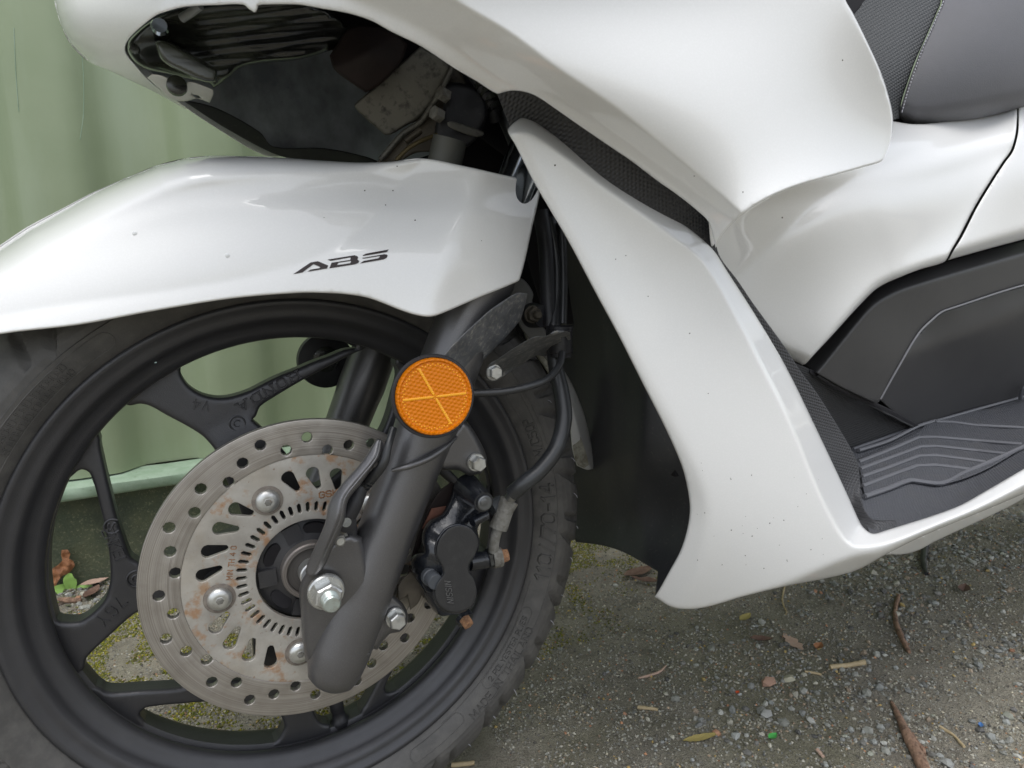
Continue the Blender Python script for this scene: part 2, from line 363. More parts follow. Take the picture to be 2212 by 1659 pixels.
class MB:
    def __init__(s): s.v = []; s.f = []
    def add(s, V, F): n = len(s.v); s.v += [tuple(x) for x in np.asarray(V, float)]; s.f += [tuple(i+n for i in q) for q in F]; return s
    def frame(s, ax):
        ax = np.array(ax, float); ax /= np.linalg.norm(ax); t = np.array([0, 0, 1.]) if abs(ax[2]) < .9 else np.array([1., 0, 0])
        a = np.cross(t, ax); a /= np.linalg.norm(a); return ax, a, np.cross(ax, a)
    def rev(s, o, ax, prof, n=28, ph=0, sides=None):
        """turned shape: prof = [(distance along axis, radius)]"""
        ax, a, b = s.frame(ax); o = np.array(o, float); V = []; F = []
        for t, r in prof:
            for k in range(n):
                u = 2*math.pi*k/n+ph; V.append(o+ax*t+(a*math.cos(u)+b*math.sin(u))*r)
        for i in range(len(prof)-1):
            for k in range(n): F.append((i*n+k, i*n+(k+1) % n, (i+1)*n+(k+1) % n, (i+1)*n+k))
        F.append(tuple(range(n))[::-1]); F.append(tuple((len(prof)-1)*n+k for k in range(n)))
        return s.add(V, F)
    def tube(s, P, r, n=14, sm=8, flat=1, cn=170):
        P = cr(P, sm, False, cn) if sm else np.array(P, float); N = len(P)
        R_ = np.full(N, r) if np.isscalar(r) else np.interp(np.linspace(0, 1, N), np.linspace(0, 1, len(r)), r)
        T = np.gradient(P, axis=0); T /= np.linalg.norm(T, axis=1)[:, None]+1e-12
        _, a, b = s.frame(T[0]); V = []; F = []
        for i in range(N):
            a = a-T[i]*(a @ T[i]); a /= np.linalg.norm(a); b = np.cross(T[i], a)
            for k in range(n):
                u = 2*math.pi*k/n; V.append(P[i]+(a*math.cos(u)+b*math.sin(u)*flat)*R_[i])
        for i in range(N-1):
            for k in range(n): F.append((i*n+k, i*n+(k+1) % n, (i+1)*n+(k+1) % n, (i+1)*n+k))
        F.append(tuple(range(n))[::-1]); F.append(tuple((N-1)*n+k for k in range(n)))
        return s.add(V, F)
    def lathe(s, prof, n=160, c=(0, 0, .25), close=False, a0=0, a1=2*math.pi, dr=None):
        """round the wheel axle: prof = [(R, y)]"""
        full = abs(a1-a0-2*math.pi) < 1e-6; m_ = n if full else n+1; V = []; F = []
        for j in range(m_):
            u = a0+(a1-a0)*j/n
            for i, (R_, y) in enumerate(prof):
                q = R_+(dr(u, y, i) if dr else 0)
                V.append((c[0]+q*math.cos(u), c[1]+y, c[2]+q*math.sin(u)))
        K = len(prof)
        for j in range(n):
            j2 = (j+1) % m_
            for i in range(K-1 if not close else K):
                i2 = (i+1) % K; F.append((j*K+i, j*K+i2, j2*K+i2, j2*K+i))
        return s.add(V, F)
    def box(s, c, ex, ey, ez):
        c, ex, ey, ez = map(lambda q: np.array(q, float), (c, ex, ey, ez)); V = [c+i*ex+j*ey+k*ez for i in (-1, 1) for j in (-1, 1) for k in (-1, 1)]
        return s.add(V, [(0, 1, 3, 2), (4, 6, 7, 5), (0, 4, 5, 1), (2, 3, 7, 6), (0, 2, 6, 4), (1, 5, 7, 3)])
    def build(s, name, m, parent=None, deg=38, **k): return sharpen(link(name, s.v, s.f, m, parent, **k), deg)
NY = np.array([0, -1., 0])
def bolt(name, px, py, Y, r, m, parent, hexr=.72, hh=1.1, fl=.28, shaft=0, recess=False, ax=NY, tip=.45):
    """flanged hex bolt whose flange lies at the given spot; r = flange radius in metres"""
    c = at(px, py, Y); b = MB()
    b.rev(c, ax, [(0, r), (r*fl*.7, r), (r*fl, r*.93)], 32)
    hr = r*hexr
    b.rev(c+ax*r*fl, ax, [(0, hr), (hr*hh*.88, hr), (hr*hh, hr*.86)], 6, rnd.uniform(0, 1))
    if shaft: b.rev(c+ax*(r*fl+hr*hh), ax, [(0, r*tip), (shaft*.75, r*tip), (shaft, r*tip*.75)], 20)
    if recess: b.rev(c+ax*(r*fl+hr*hh), ax, [(-.0002, hr*.55), (.0004, hr*.5)], 20)
    return b.build(name, m, parent, 30)

# ------------------------------------------------------------------ lettering: strokes laid on a surface
GL = {'A': [[(0, 0), (.3, 1), (.6, 0)], [(.11, .36), (.49, .36)]], 'B': [[(0, 0), (0, 1), (.42, 1), (.52, .87), (.52, .65), (.42, .53), (0, .53)], [(.42, .53), (.56, .4), (.56, .14), (.44, 0), (0, 0)]],
 'C': [[(.56, .82), (.42, 1), (.14, 1), (0, .82), (0, .18), (.14, 0), (.42, 0), (.56, .18)]], 'D': [[(0, 0), (0, 1), (.36, 1), (.56, .78), (.56, .22), (.36, 0), (0, 0)]],
 'E': [[(.5, 1), (0, 1), (0, 0), (.5, 0)], [(0, .52), (.42, .52)]], 'G': [[(.56, .82), (.42, 1), (.14, 1), (0, .82), (0, .18), (.14, 0), (.42, 0), (.56, .18), (.56, .48), (.32, .48)]],
 'H': [[(0, 0), (0, 1)], [(.55, 0), (.55, 1)], [(0, .5), (.55, .5)]], 'I': [[(.08, 0), (.08, 1)]], 'K': [[(0, 0), (0, 1)], [(.54, 1), (.02, .42)], [(.2, .6), (.56, 0)]], 'L': [[(0, 1), (0, 0), (.46, 0)]],
 'M': [[(0, 0), (0, 1), (.32, .3), (.64, 1), (.64, 0)]], 'N': [[(0, 0), (0, 1), (.55, 0), (.55, 1)]], 'O': [[(.14, 0), (0, .18), (0, .82), (.14, 1), (.42, 1), (.56, .82), (.56, .18), (.42, 0), (.14, 0)]],
 'P': [[(0, 0), (0, 1), (.42, 1), (.55, .86), (.55, .6), (.42, .46), (0, .46)]], 'R': [[(0, 0), (0, 1), (.42, 1), (.55, .86), (.55, .62), (.42, .48), (0, .48)], [(.3, .48), (.56, 0)]],
 'S': [[(.54, .84), (.4, 1), (.13, 1), (0, .86), (0, .66), (.13, .53), (.42, .47), (.55, .34), (.55, .15), (.42, 0), (.14, 0), (0, .16)]], 'T': [[(0, 1), (.58, 1)], [(.29, 1), (.29, 0)]],
 'V': [[(0, 1), (.28, 0), (.56, 1)]], 'Y': [[(0, 1), (.28, .48), (.56, 1)], [(.28, .48), (.28, 0)]], '0': [[(.14, 0), (0, .18), (0, .82), (.14, 1), (.4, 1), (.54, .82), (.54, .18), (.4, 0), (.14, 0)]],
 '1': [[(.06, .8), (.24, 1), (.24, 0)]], '2': [[(0, .82), (.13, 1), (.42, 1), (.54, .84), (.54, .62), (0, 0), (.56, 0)]], '4': [[(.42, 0), (.42, 1), (0, .3), (.58, .3)]],
 '5': [[(.5, 1), (.04, 1), (0, .56), (.4, .6), (.54, .44), (.54, .16), (.4, 0), (.12, 0), (0, .14)]], '6': [[(.5, .9), (.38, 1), (.14, 1), (0, .8), (0, .18), (.14, 0), (.4, 0), (.54, .16), (.54, .42), (.4, .56), (.1, .54), (0, .4)]],
 '7': [[(0, 1), (.56, 1), (.2, 0)]], '9': [[(.06, .1), (.16, 0), (.4, 0), (.54, .2), (.54, .84), (.4, 1), (.14, 1), (0, .84), (0, .6), (.14, .46), (.44, .48), (.54, .6)]],
 '/': [[(0, -.05), (.4, 1.05)]], '-': [[(.05, .48), (.42, .48)]], ' ': []}
ADV = {'I': .34, '1': .5, '/': .52, '-': .62, 'M': .9, ' ': .5}
SER = {'H': [(0, 0), (0, 1), (.55, 0), (.55, 1)], 'N': [(0, 0), (0, 1), (.55, 1)], 'D': [(0, 0), (0, 1)], 'A': [(0, 0), (.6, 0)]}
def letters(name, s, mp, size, m, parent, wx=1., sw=.12, up=.0005, gap=0., serif=False, slant=0., shade_mat=None):
    if shade_mat: letters('lettering_shade', s, lambda u, v, h: mp(u, v, min(h, .00012)), size, shade_mat, parent, wx, sw+.17, .00012, gap, serif, slant)  # wider flat dark strokes beneath, painting the recess shade of the relief
    b = MB(); x = 0; tot = sum(ADV.get(c, .76)+gap for c in s)*wx
    for c in s:
        st = [list(q) for q in GL[c]]
        if serif and c in SER: st += [[(a-.1, y), (a+.1, y)] for a, y in SER[c]]
        for q in st:
            Q = [((x+(a+slant*y)*wx-tot/2)*size, (y-.5)*size) for a, y in q]
            for p0, p1 in zip(Q[:-1], Q[1:]):
                p0, p1 = np.array(p0), np.array(p1); t = p1-p0; L_ = np.linalg.norm(t)
                if L_ < 1e-9: continue
                t /= L_; n_ = np.array([-t[1], t[0]])*sw*size*.5; e = t*sw*size*.5
                C4 = [p0-e-n_, p1+e-n_, p1+e+n_, p0-e+n_]; C4i = [p0-e*.3-n_*.5, p1+e*.3-n_*.5, p1+e*.3+n_*.5, p0-e*.3+n_*.5]
                V = [mp(u, v, -.0003) for u, v in C4]+[mp(u, v, up) for u, v in C4i]
                b.add(V, [(4, 5, 6, 7), (0, 1, 5, 4), (1, 2, 6, 5), (2, 3, 7, 6), (3, 0, 4, 7)])
        x += (ADV.get(c, .76)+gap)*wx
    return link(name, b.v, b.f, m, parent, smooth=False)
def px_map(cx, cy, ang, Yf, sk=1.):
    """lettering frame drawn on a surface seen at (cx,cy), turned by ang degrees (anticlockwise in the picture); sizes in picture units"""
    a = math.radians(ang); ca, sa = math.cos(a), math.sin(a)
    def f(u, v, h):
        x = cx+u*ca-v*sa; y = cy-(u*sa+v*ca); Y = Yf(np.array([[x, y]]))[0] if callable(Yf) else Yf
        return at(x, y, Y-h)
    return f
def glyph(name, polys, Yf, m, parent, h=.0003, edge=None):
    """flat cut film: polygons in picture units"""
    b = MB()
    for outer, holes in polys:
        loops = [np.array(outer, float)]+[np.array(q, float) for q in holes]
        A = np.vstack(loops); e = []; s = 0
        for lp in loops: n = len(lp); e += [(s+i, s+(i+1) % n) for i in range(n)]; s += n
        V2, _, F, *_ = delaunay_2d_cdt([Vector(map(float, p)) for p in A], e, [], 0, 1e-3)
        P = np.array([(v.x, v.y) for v in V2]); T = np.array(F); c = P[T].mean(1); k = inside(c, loops[0])
        for lp in loops[1:]: k &= ~inside(c, lp)
        T = T[k]; V = at(P[:, 0], P[:, 1], Yf(P)-h)
        b.add(V, [tuple(t) for t in T])
    return link(name, b.v, b.f, m, parent, smooth=False)
# ------------------------------------------------------------------ ground
CY = .617                                                    # where the container stands
def gh(x, y):
    v = mnoise.noise(Vector((x*3.1, y*3.1, 0)))*.006+mnoise.noise(Vector((x*17, y*17, 4)))*.0028+mnoise.noise(Vector((x*70, y*70, 9)))*.0016
    if abs(x) < .16 and abs(y) < .09: v = min(v, -.001)
    return v*(1 if abs(x) < 3 and abs(y) < 1.5 else .3)
def axis(lo, hi, step, far):
    mid = list(np.arange(lo, hi, step)); s = step; a = []; p = lo
    while p > -far: s *= 1.25; p -= s; a.append(p)
    s = step; c = []; p = mid[-1]
    while p < far: s *= 1.25; p += s; c.append(p)
    return a[::-1]+mid+c
xs, ys = axis(-.55, 1.9, .0075, 70), axis(-.62, .66, .0075, 70)
V = [(x, y, gh(x, y)) for x in xs for y in ys]; K = len(ys)
F = [(i*K+j, (i+1)*K+j, (i+1)*K+j+1, i*K+j+1) for i in range(len(xs)-1) for j in range(K-1)]
link('ground', V, F, DIRT, kind='structure')

PHI = (1+5**.5)/2
ICO = np.array([(-1, PHI, 0), (1, PHI, 0), (-1, -PHI, 0), (1, -PHI, 0), (0, -1, PHI), (0, 1, PHI), (0, -1, -PHI), (0, 1, -PHI), (PHI, 0, -1), (PHI, 0, 1), (-PHI, 0, -1), (-PHI, 0, 1)])/1.902
ICF = np.array([(0, 11, 5), (0, 5, 1), (0, 1, 7), (0, 7, 10), (0, 10, 11), (1, 5, 9), (5, 11, 4), (11, 10, 2), (10, 7, 6), (7, 1, 8), (3, 9, 4), (3, 4, 2), (3, 2, 6), (3, 6, 8), (3, 8, 9), (4, 9, 5), (2, 4, 11), (6, 2, 10), (8, 6, 7), (9, 8, 1)])
OCT = np.array([(1, 0, 0), (0, 1, 0), (-1, 0, 0), (0, -1, 0), (0, 0, 1), (0, 0, -1)], float)
OCF = np.array([(0, 1, 4), (1, 2, 4), (2, 3, 4), (3, 0, 4), (1, 0, 5), (2, 1, 5), (3, 2, 5), (0, 3, 5)])
def scatter(name, pos, size, colr, m, base=ICO, faces=ICF, flat=(.45, .8), sink=.25, jag=.22, tilt=.35, smooth=False):
    n = len(pos); nv = len(base)
    B = base[None]*(1+rng.uniform(-jag, jag, (n, nv, 1)))
    B = B*np.stack([np.ones(n), rng.uniform(.6, 1, n), rng.uniform(*flat, n)], 1)[:, None, :]
    a = rng.uniform(0, 6.283, n); tx = rng.normal(0, tilt, n)
    ct, st = np.cos(tx)[:, None], np.sin(tx)[:, None]; y = B[..., 1]*ct-B[..., 2]*st; z = B[..., 1]*st+B[..., 2]*ct
    ca, sa = np.cos(a)[:, None], np.sin(a)[:, None]; x2 = B[..., 0]*ca-y*sa; y2 = B[..., 0]*sa+y*ca
    W = np.stack([x2, y2, z], -1)*size[:, None, None]+pos[:, None, :]; W[..., 2] += (size*(.5-sink))[:, None]
    Fa = (faces[None]+(np.arange(n)*nv)[:, None, None]).reshape(-1, 3)
    me = bpy.data.meshes.new(name); me.vertices.add(n*nv); me.vertices.foreach_set('co', W.reshape(-1))
    me.loops.add(len(Fa)*3); me.loops.foreach_set('vertex_index', Fa.reshape(-1)); me.polygons.add(len(Fa))
    me.polygons.foreach_set('loop_start', np.arange(len(Fa))*3); me.polygons.foreach_set('use_smooth', np.full(len(Fa), smooth)); me.update(calc_edges=True)
    at_ = me.color_attributes.new('Col', 'FLOAT_COLOR', 'POINT'); c4 = np.ones((n, nv, 4)); c4[..., :3] = colr[:, None, :]; at_.data.foreach_set('color', c4.reshape(-1))
    me.materials.append(m); o = bpy.data.objects.new(name, me); sc.collection.objects.link(o); o['kind'] = 'stuff'; return o
def nz(x, y, s, o=0): return np.array([mnoise.noise(Vector((a*s, b*s, o))) for a, b in zip(x, y)])
GP = np.array([(.42, .43, .41), (.34, .36, .36), (.30, .31, .29), (.25, .26, .26), (.46, .45, .39), (.20, .20, .19), (.38, .31, .24), (.45, .25, .16), (.5, .38, .16), (.14, .14, .14), (.36, .38, .33)])
GW = np.array([.14, .17, .16, .13, .08, .12, .06, .02, .015, .08, .025]); GW = GW/GW.sum()
def ground_pos(n, fx, bx=(-.5, 1.75, -.55, .635)):
    x = rng.uniform(bx[0], bx[1], n); y = rng.uniform(bx[2], bx[3], n)
    p = fx(x, y, nz(x, y, 7), nz(x, y, 26, 5)); k = rng.uniform(0, 1, n) < p; x, y = x[k], y[k]
    z = np.array([gh(a, b) for a, b in zip(x, y)]); return np.stack([x, y, z], 1)
def dens(x, y, a, b):
    d = np.clip((x-.28)*1.5-(y+.05)*2.2+.2, .04, 1.)        # thicker towards the open yard
    d *= np.clip(.65+a*1.7+b*1.5, .04, 1); d[(x < .3)] *= .5
    nr = (y > .50) & (x < .3); d[nr] = np.clip(.5+b[nr]*2, .1, .9)   # washed against the container's foot
    k = (np.abs(y) < .07) & (np.abs(x) < .17); d[k] = 0; return d
P = ground_pos(48000, dens); n = len(P); sz = .0011+rng.gamma(2.0, .00078, n); sz = np.minimum(sz, .0062)
scatter('gravel', P, sz, GP[rng.choice(len(GP), n, p=GW)]*rng.uniform(.6, 1.15, (n, 1))*np.array([1.02, 1., .95]), STONE)
gf = lambda x, y, a, b: np.clip(.6+b*.9, .15, 1)*np.where((np.abs(y) < .07) & (np.abs(x) < .17), 0, 1)
P = np.vstack([ground_pos(105000, gf, (.08, 1.25, -.32, .45)), ground_pos(22000, gf, (-.32, .1, .12, .63))]); n = len(P)
scatter('grit', P, rng.uniform(.0006, .0021, n), GP[rng.choice(len(GP), n, p=GW)]*rng.uniform(.5, 1.15, (n, 1))*np.array([1.1, 1.03, .9]), STONE, OCT, OCF, (.5, 1), .3)
def mdens(x, y, a, b):
    z1 = np.exp(-(((x+.08)/.22)**2+((y-.40)/.11)**2))*1.3+np.exp(-(((x-.50)/.14)**2+((y-.37)/.09)**2))*.7+np.exp(-(((x-.0)/.35)**2+((y-.22)/.10)**2))*.35
    return np.clip(z1*(.65+a*2.2+b*3.2), 0, 1)
P = np.vstack([ground_pos(120000, mdens, (-.42, .42, .12, .632)), ground_pos(40000, mdens, (.25, .8, .2, .56))]); n = len(P); mc = np.array([(.20, .20, .02), (.14, .16, .02), (.30, .27, .03), (.10, .11, .02), (.17, .15, .05)])
scatter('moss', P, rng.uniform(.0007, .0021, n), mc[rng.integers(0, 5, n)]*rng.uniform(.6, 1.3, (n, 1)), MOSSM, OCT, OCF, (.6, 1.2), .2, .3)

# ------------------------------------------------------------------ container
ct = tag(empty('shipping_container', (1.2, CY, 0)), 'green corrugated metal container behind the scooter, chalky flange along its foot', 'container')
def local(o, root): o.parent = root; o.location = (-root.location[0], -root.location[1], -root.location[2]); return o
XA, XB = -3.2, 5.0; b = MB(); x = XA+.02; prof = []
while x < XB-.1:
    prof += [(x, 0), (x+.070, 0), (x+.104, .036), (x+.176, .036)]; x += .21
xr = []
for (x0, d0), (x1, d1) in zip(prof[:-1], prof[1:]):
    for k in range(4): xr.append((x0+(x1-x0)*k/4, d0+(d1-d0)*k/4))
zs = [.172, .30, .6, 1.2, 2.4]; V = []; F = []
sm_ = np.array([d for _, d in xr]); sm_ = np.convolve(np.pad(sm_, 1, 'edge'), [.25, .5, .25], 'valid')
for z in zs: V += [(x, CY+d, z) for (x, _), d in zip(xr, sm_)]
K = len(xr); F = [(i*K+j, i*K+j+1, (i+1)*K+j+1, (i+1)*K+j) for i in range(len(zs)-1) for j in range(K-1)]
local(link('corrugated_panel', V, F, GREEN), ct)
# foot rail: folded flange, recessed web and sole
b = MB(); pr = [(CY+.03, .171), (CY-.014, .168), (CY-.021, .163), (CY-.022, .150), (CY-.018, .146), (CY+.01, .144)]
V = []; n = 260
for i in range(n+1):
    X = XA+(XB-XA)*i/n
    for k, (y, z) in enumerate(pr): V.append((X, y+mnoise.noise(Vector((X*9, k*.7, 0)))*.0012, z+mnoise.noise(Vector((X*14, k*.3, 5)))*.0012))
K = len(pr); F = [(i*K+j, (i+1)*K+j, (i+1)*K+j+1, i*K+j+1) for i in range(n) for j in range(K-1)]
local(sharpen(link('rail_flange', V, F, GREENL), 50), ct)
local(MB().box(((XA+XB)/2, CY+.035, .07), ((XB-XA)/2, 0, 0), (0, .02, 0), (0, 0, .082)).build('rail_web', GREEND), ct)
local(MB().box(((XA+XB)/2, CY+1.26, 1.28), ((XB-XA)/2, 0, 0), (0, 1.18, 0), (0, 0, 1.2)).build('container_body', GREEN), ct)
local(MB().box(((XA+XB)/2, CY+.02, 2.44), ((XB-XA)/2, 0, 0), (0, .04, 0), (0, 0, .05)).build('top_rail', GREEN), ct)

for L in ([(146, 10), (166, 60), (176, 140), (178, 240), (172, 300)], [(30, 60), (34, 160), (40, 240)]):
    P = [at(x, y, CY+.0) for x, y in L]; P = [np.array([q[0], CY+float(np.interp(q[0], [a for a, _ in xr], sm_))-.0002, q[2]]) for q in P]
    local(MB().tube(P, .0005, 6, 6).build('paint_scrape', GREENL), ct)
# ------------------------------------------------------------------ the scooter
S = tag(empty('scooter', (0, 0, 0)), 'white scooter with black cast wheel, drilled brake disc and amber side reflector', 'scooter')

# ---- wheel
web_out = []
def webr(R_): return float(np.interp(R_, [.09, .115, .17], [-.019, -.014, -.011]))
def seen(L):                                                 # outline of an opening as it shows, laid on the web's face, in polar form
    out = []
    for px, py in L:
        Y = -.010
        for _ in range(3): q = at(px, py, Y); R_ = math.hypot(q[0], q[2]-.25); Y = webr(R_)+.003
        out.append((R_, math.degrees(math.atan2(q[2]-.25, q[0]))))
    return out
def spoke_openings():
    E = .1672
    A_ = seen([(711, 769), (675, 782), (643, 796), (609, 809), (575, 825), (540, 843), (508, 854), (480, 859), (455, 857), (430, 849), (408, 834), (396, 818), (390, 803)])+[(E, 113.5), (E, 108), (E, 100), (E, 92), (E, 84), (E, 78)]+seen([(772, 752), (745, 755)])
    B_ = seen([(217, 950), (216, 958), (223, 992), (233, 1036), (244, 1080), (250, 1105), (271, 1172), (284, 1203), (303, 1216)])
    Bt = [(.108, 176), (.100, 173.5), (.088, 170), (.075, 165), (.062, 160.5), (.053, 155), (.049, 147), (.053, 139), (.062, 133), (.075, 128.5), (.088, 124.5), (.098, 122.2)]
    Bu = seen([(457, 962), (437, 941), (406, 921), (359, 896), (325, 877), (301, 872), (281, 876)])
    C_ = seen([(201, 1040), (196, 1026), (190, 1018), (176, 1014), (166, 1019)])+[(E, 155), (E, 162), (E, 170), (E, 178), (E, 183.5)]+seen([(125, 1338), (135, 1342), (159, 1343), (176, 1340), (203, 1321), (227, 1294), (235, 1270), (239, 1240), (235, 1189), (227, 1138), (217, 1098), (206, 1054)])
    D_ = seen([(301, 1319), (271, 1341), (237, 1372), (200, 1406), (186, 1423), (183, 1440)])
    Dl = seen([(217, 1484), (230, 1492), (257, 1494), (305, 1490), (389, 1484)])
    O1a = A_; O1c = [(r, d-72) for r, d in C_]
    O2b = Bu+[(.1655, 130.5), (E, 134), (E, 138)]+B_+Bt
    O2d = D_+[(.1655, -158), (E, -155.5)]+Dl+[(.118, -129), (.112, -120)]+[(r, d+72-360) for r, d in Bt]
    rot = lambda O, k: [(r, d+72*k) for r, d in O]
    L_ = []
    for k, O in ((0, O1a), (0, O2b), (0, C_), (0, D_[:0] or O2d), (2, O1c), (3, O1c), (4, O1c), (2, O2b), (3, O2b), (4, O2b)):
        L_.append([(R_*math.cos(math.radians(a_)), .25+R_*math.sin(math.radians(a_))) for R_, a_ in rot(O, k)])
    return L_
ring = [(.1705*math.cos(t), .25+.1705*math.sin(t)) for t in np.linspace(0, 2*math.pi, 120, endpoint=False)]
hole0 = [(.030*math.cos(t), .25+.030*math.sin(t)) for t in np.linspace(0, 2*math.pi, 40, endpoint=False)]
vm = lambda a, b, c: np.stack(np.broadcast_arrays(a, c, b), -1)
def webh(P):
    R_ = np.hypot(P[:, 0], P[:, 1]-.25); return np.where(R_ < .09, -.019, np.interp(R_, [.09, .115, .17], [-.019, -.014, -.011]))
wheel = sheet('front_wheel', ring, webh, RIMM, S, holes=[cr(o, 3, True, 60) for o in spoke_openings()]+[hole0], h=.0038, er=(.0028, .0030), thick=.012, raw=True, mp=vm)
rimp = [(.1690, -.012), (.1655, -.0155), (.1640, -.019), (.1650, -.0225), (.1700, -.0255), (.1745, -.0275), (.1768, -.0305), (.1790, -.0345), (.1812, -.0358), (.1835, -.0362), (.1860, -.0368), (.1885, -.0392), (.1906, -.0402), (.1925, -.0396), (.1935, -.0375), (.1930, -.034), (.1895, -.0325)]
prof = rimp+[(.178, -.028), (.178, .028), (.1895, .0325), (.193, .034), (.1935, .0375), (.1906, .0402), (.1860, .0368), (.1790, .030), (.172, .021), (.166, .012), (.1645, .0075), (.164, 0), (.164, -.010)]
MB().lathe(prof, 240, close=True).build('rim', RIMM, wheel, 60)
# tyre
side = [(.1905, .0315), (.1925, .0378), (.1945, .0405), (.1975, .0432), (.2010, .0455), (.2045, .0474), (.2080, .0488), (.2110, .0497), (.2122, .0500), (.2128, .0490), (.2170, .0492), (.2220, .0482), (.2280, .0455), (.2340, .0415), (.2395, .0360), (.2440, .0290), (.2478, .0210), (.2508, .0120), (.2522, .0060), (.2528, 0)]
tp = [(r, -y) for r, y in side]+[(r, y) for r, y in side[::-1][1:]]
tp2 = []
for a, c in zip(tp[:-1], tp[1:]):
    k = 8 if a[0] > .2124 else 1
    tp2 += [(a[0]+(c[0]-a[0])*j/k, a[1]+(c[1]-a[1])*j/k) for j in range(k)]
tp2.append(tp[-1])
def tread(u, y, i):
    R_ = tp2[i][0]
    if R_ < .2130: return 0
    def st(d, w_): return min(1, max(0, (w_-abs(d))/.03+.5))
    y = abs(y); s = 1 if tp2[i][1] > 0 else -1
    ph = (math.degrees(u)/15.+(.5 if s > 0 else 0)) % 1; g = 0
    edge = min(1, (R_-.2130)/.004)
    q = (.2500-R_)/(.2500-.2130)
    if .0 < q < 1.2:
        c1 = .20+.50*q; c2 = .66+.30*q
        g = max(g, st(ph-c1, .085*min(1, 1.5-q)))
        g = max(g, st(ph-c2, .05)*min(1, max(0, (q-.2)*8))*min(1, max(0, (.85-q)*8)))
    if y < .013 and abs(((math.degrees(u)/15+y*25) % 1)-.5) < .10: g = 1
    return -.0062*g*edge
tyre = MB().lathe(tp2, 1200, dr=tread).build('tyre', RUB, wheel, 40)
def sideY(R_): return -float(np.interp(R_, [a for a, _ in side[:9]], [c for _, c in side[:9]]))
def tmap(R0, deg):
    def f(u, v, h):                                          # u along the tyre, v towards the axle
        a = math.radians(deg)+u/R0; R_ = R0-v; return (R_*math.cos(a), sideY(R_)-h, .25+R_*math.sin(a))
    return f
def ang(px, py, Y=-.048):
    p = at(px, py, Y); return math.degrees(math.atan2(p[2]-.25, p[0]))
a1, a2 = ang(1150, 1262), ang(1183, 1030)
letters('lettering', '110//70-14', tmap(.2038, (a1+a2)/2), .0100, RUB, wheel, wx=1.45, sw=.20, up=.0013, shade_mat=RECESS_SHADE)
letters('lettering', 'M/C50P', tmap(.2030, ang(1152, 945)), .0062, RUB, wheel, wx=1.3, sw=.12, up=.0008, shade_mat=RECESS_SHADE)
letters('lettering', 'MADE IN THAILAND', tmap(.2083, ang(1103, 1460)), .0058, RUB, wheel, wx=1.42, sw=.12, up=.0009, shade_mat=RECESS_SHADE)
letters('lettering', '2 POLYESTER PLIES', tmap(.2010, ang(1095, 1400)), .0036, RUB, wheel, wx=1.45, sw=.12, up=.0006, shade_mat=RECESS_SHADE)
def plaque(d0, d1, R0, R1, n=40):                            # raised outline round the sidewall notes
    b = MB(); P = []; w_ = (R1-R0)/2; Rm = (R0+R1)/2
    a0, a3 = math.radians(d0), math.radians(d1); da = w_/Rm
    for t in np.linspace(a0+da, a3-da, n): P.append((t, R1))
    for t in np.linspace(math.pi/2, -math.pi/2, 14)[1:-1]: P.append((a3-da+da*math.cos(t), Rm+w_*math.sin(t)))
    for t in np.linspace(a3-da, a0+da, n): P.append((t, R0))
    for t in np.linspace(-math.pi/2, -3*math.pi/2, 14)[1:-1]: P.append((a0+da+da*math.cos(t), Rm+w_*math.sin(t)))
    P.append(P[0]); b.tube([(r*math.cos(t), sideY(r)-.0001, .25+r*math.sin(t)) for t, r in P], .00042, 6, 0); return b.build('sidewall_mark', RUB, wheel)
c0 = ang(1095, 1400); plaque(c0-11, c0+11, .1970, .2048); plaque(ang(1152, 945)-8, ang(1152, 945)+13, .1985, .2078)
plaque(ang(960, 1590)-9, ang(960, 1590)+6, .1970, .2065); plaque(ang(60, 900)-19, ang(60, 900)+13, .1985, .2095)
letters('lettering', 'OROROROROROROROROR', tmap(.2065, ang(75, 890)), .0036, RUB, wheel, wx=1.3, sw=.22, up=.0007)
letters('lettering', 'OROROROROROROROROR', tmap(.2012, ang(75, 890)), .0036, RUB, wheel, wx=1.3, sw=.22, up=.0007)
b = MB(); b.tube([(.2112*math.cos(t), sideY(.2112)-.0001, .25+.2112*math.sin(t)) for t in np.linspace(math.radians(-48), math.radians(35), 120)], .0004, 6, 0)
b.tube([(.1962*math.cos(t), sideY(.1962)-.0001, .25+.1962*math.sin(t)) for t in np.linspace(math.radians(-60), math.radians(-18), 80)], .0004, 6, 0)
b.build('sidewall_mark', RUB, wheel)
b = MB()                                                     # moulding whiskers
for k in range(12):
    t = math.radians(-58+k*7.6+rnd.uniform(-1, 1)); r0 = .234+rnd.uniform(-.006, .008); y0 = -float(np.interp(r0, [.222, .228, .234, .2395, .244], [.0482, .0455, .0415, .036, .029]))
    p = np.array([r0*math.cos(t), y0, .25+r0*math.sin(t)]); q = p+np.array([rnd.uniform(.0, .003), -rnd.uniform(.001, .003), rnd.uniform(-.005, .0)])
    b.tube([p, (p+q)/2+np.array([0, -.001, .0005]), q], .00024, 5, 3)
b.build('rubber_whisker', THREAD, wheel, kind='stuff')
b = MB(); va = math.radians(ang(730, 1530, -.012)); dv = np.array([math.cos(va), 0, math.sin(va)])
b.rev(np.array([0, -.004, .25])+dv*.168, -dv, [(0, .0085), (.004, .0085), (.006, .0058), (.013, .005), (.014, .0058), (.026, .0056), (.029, .0045)], 28); b.build('valve_stem', BLK, wheel, 50)
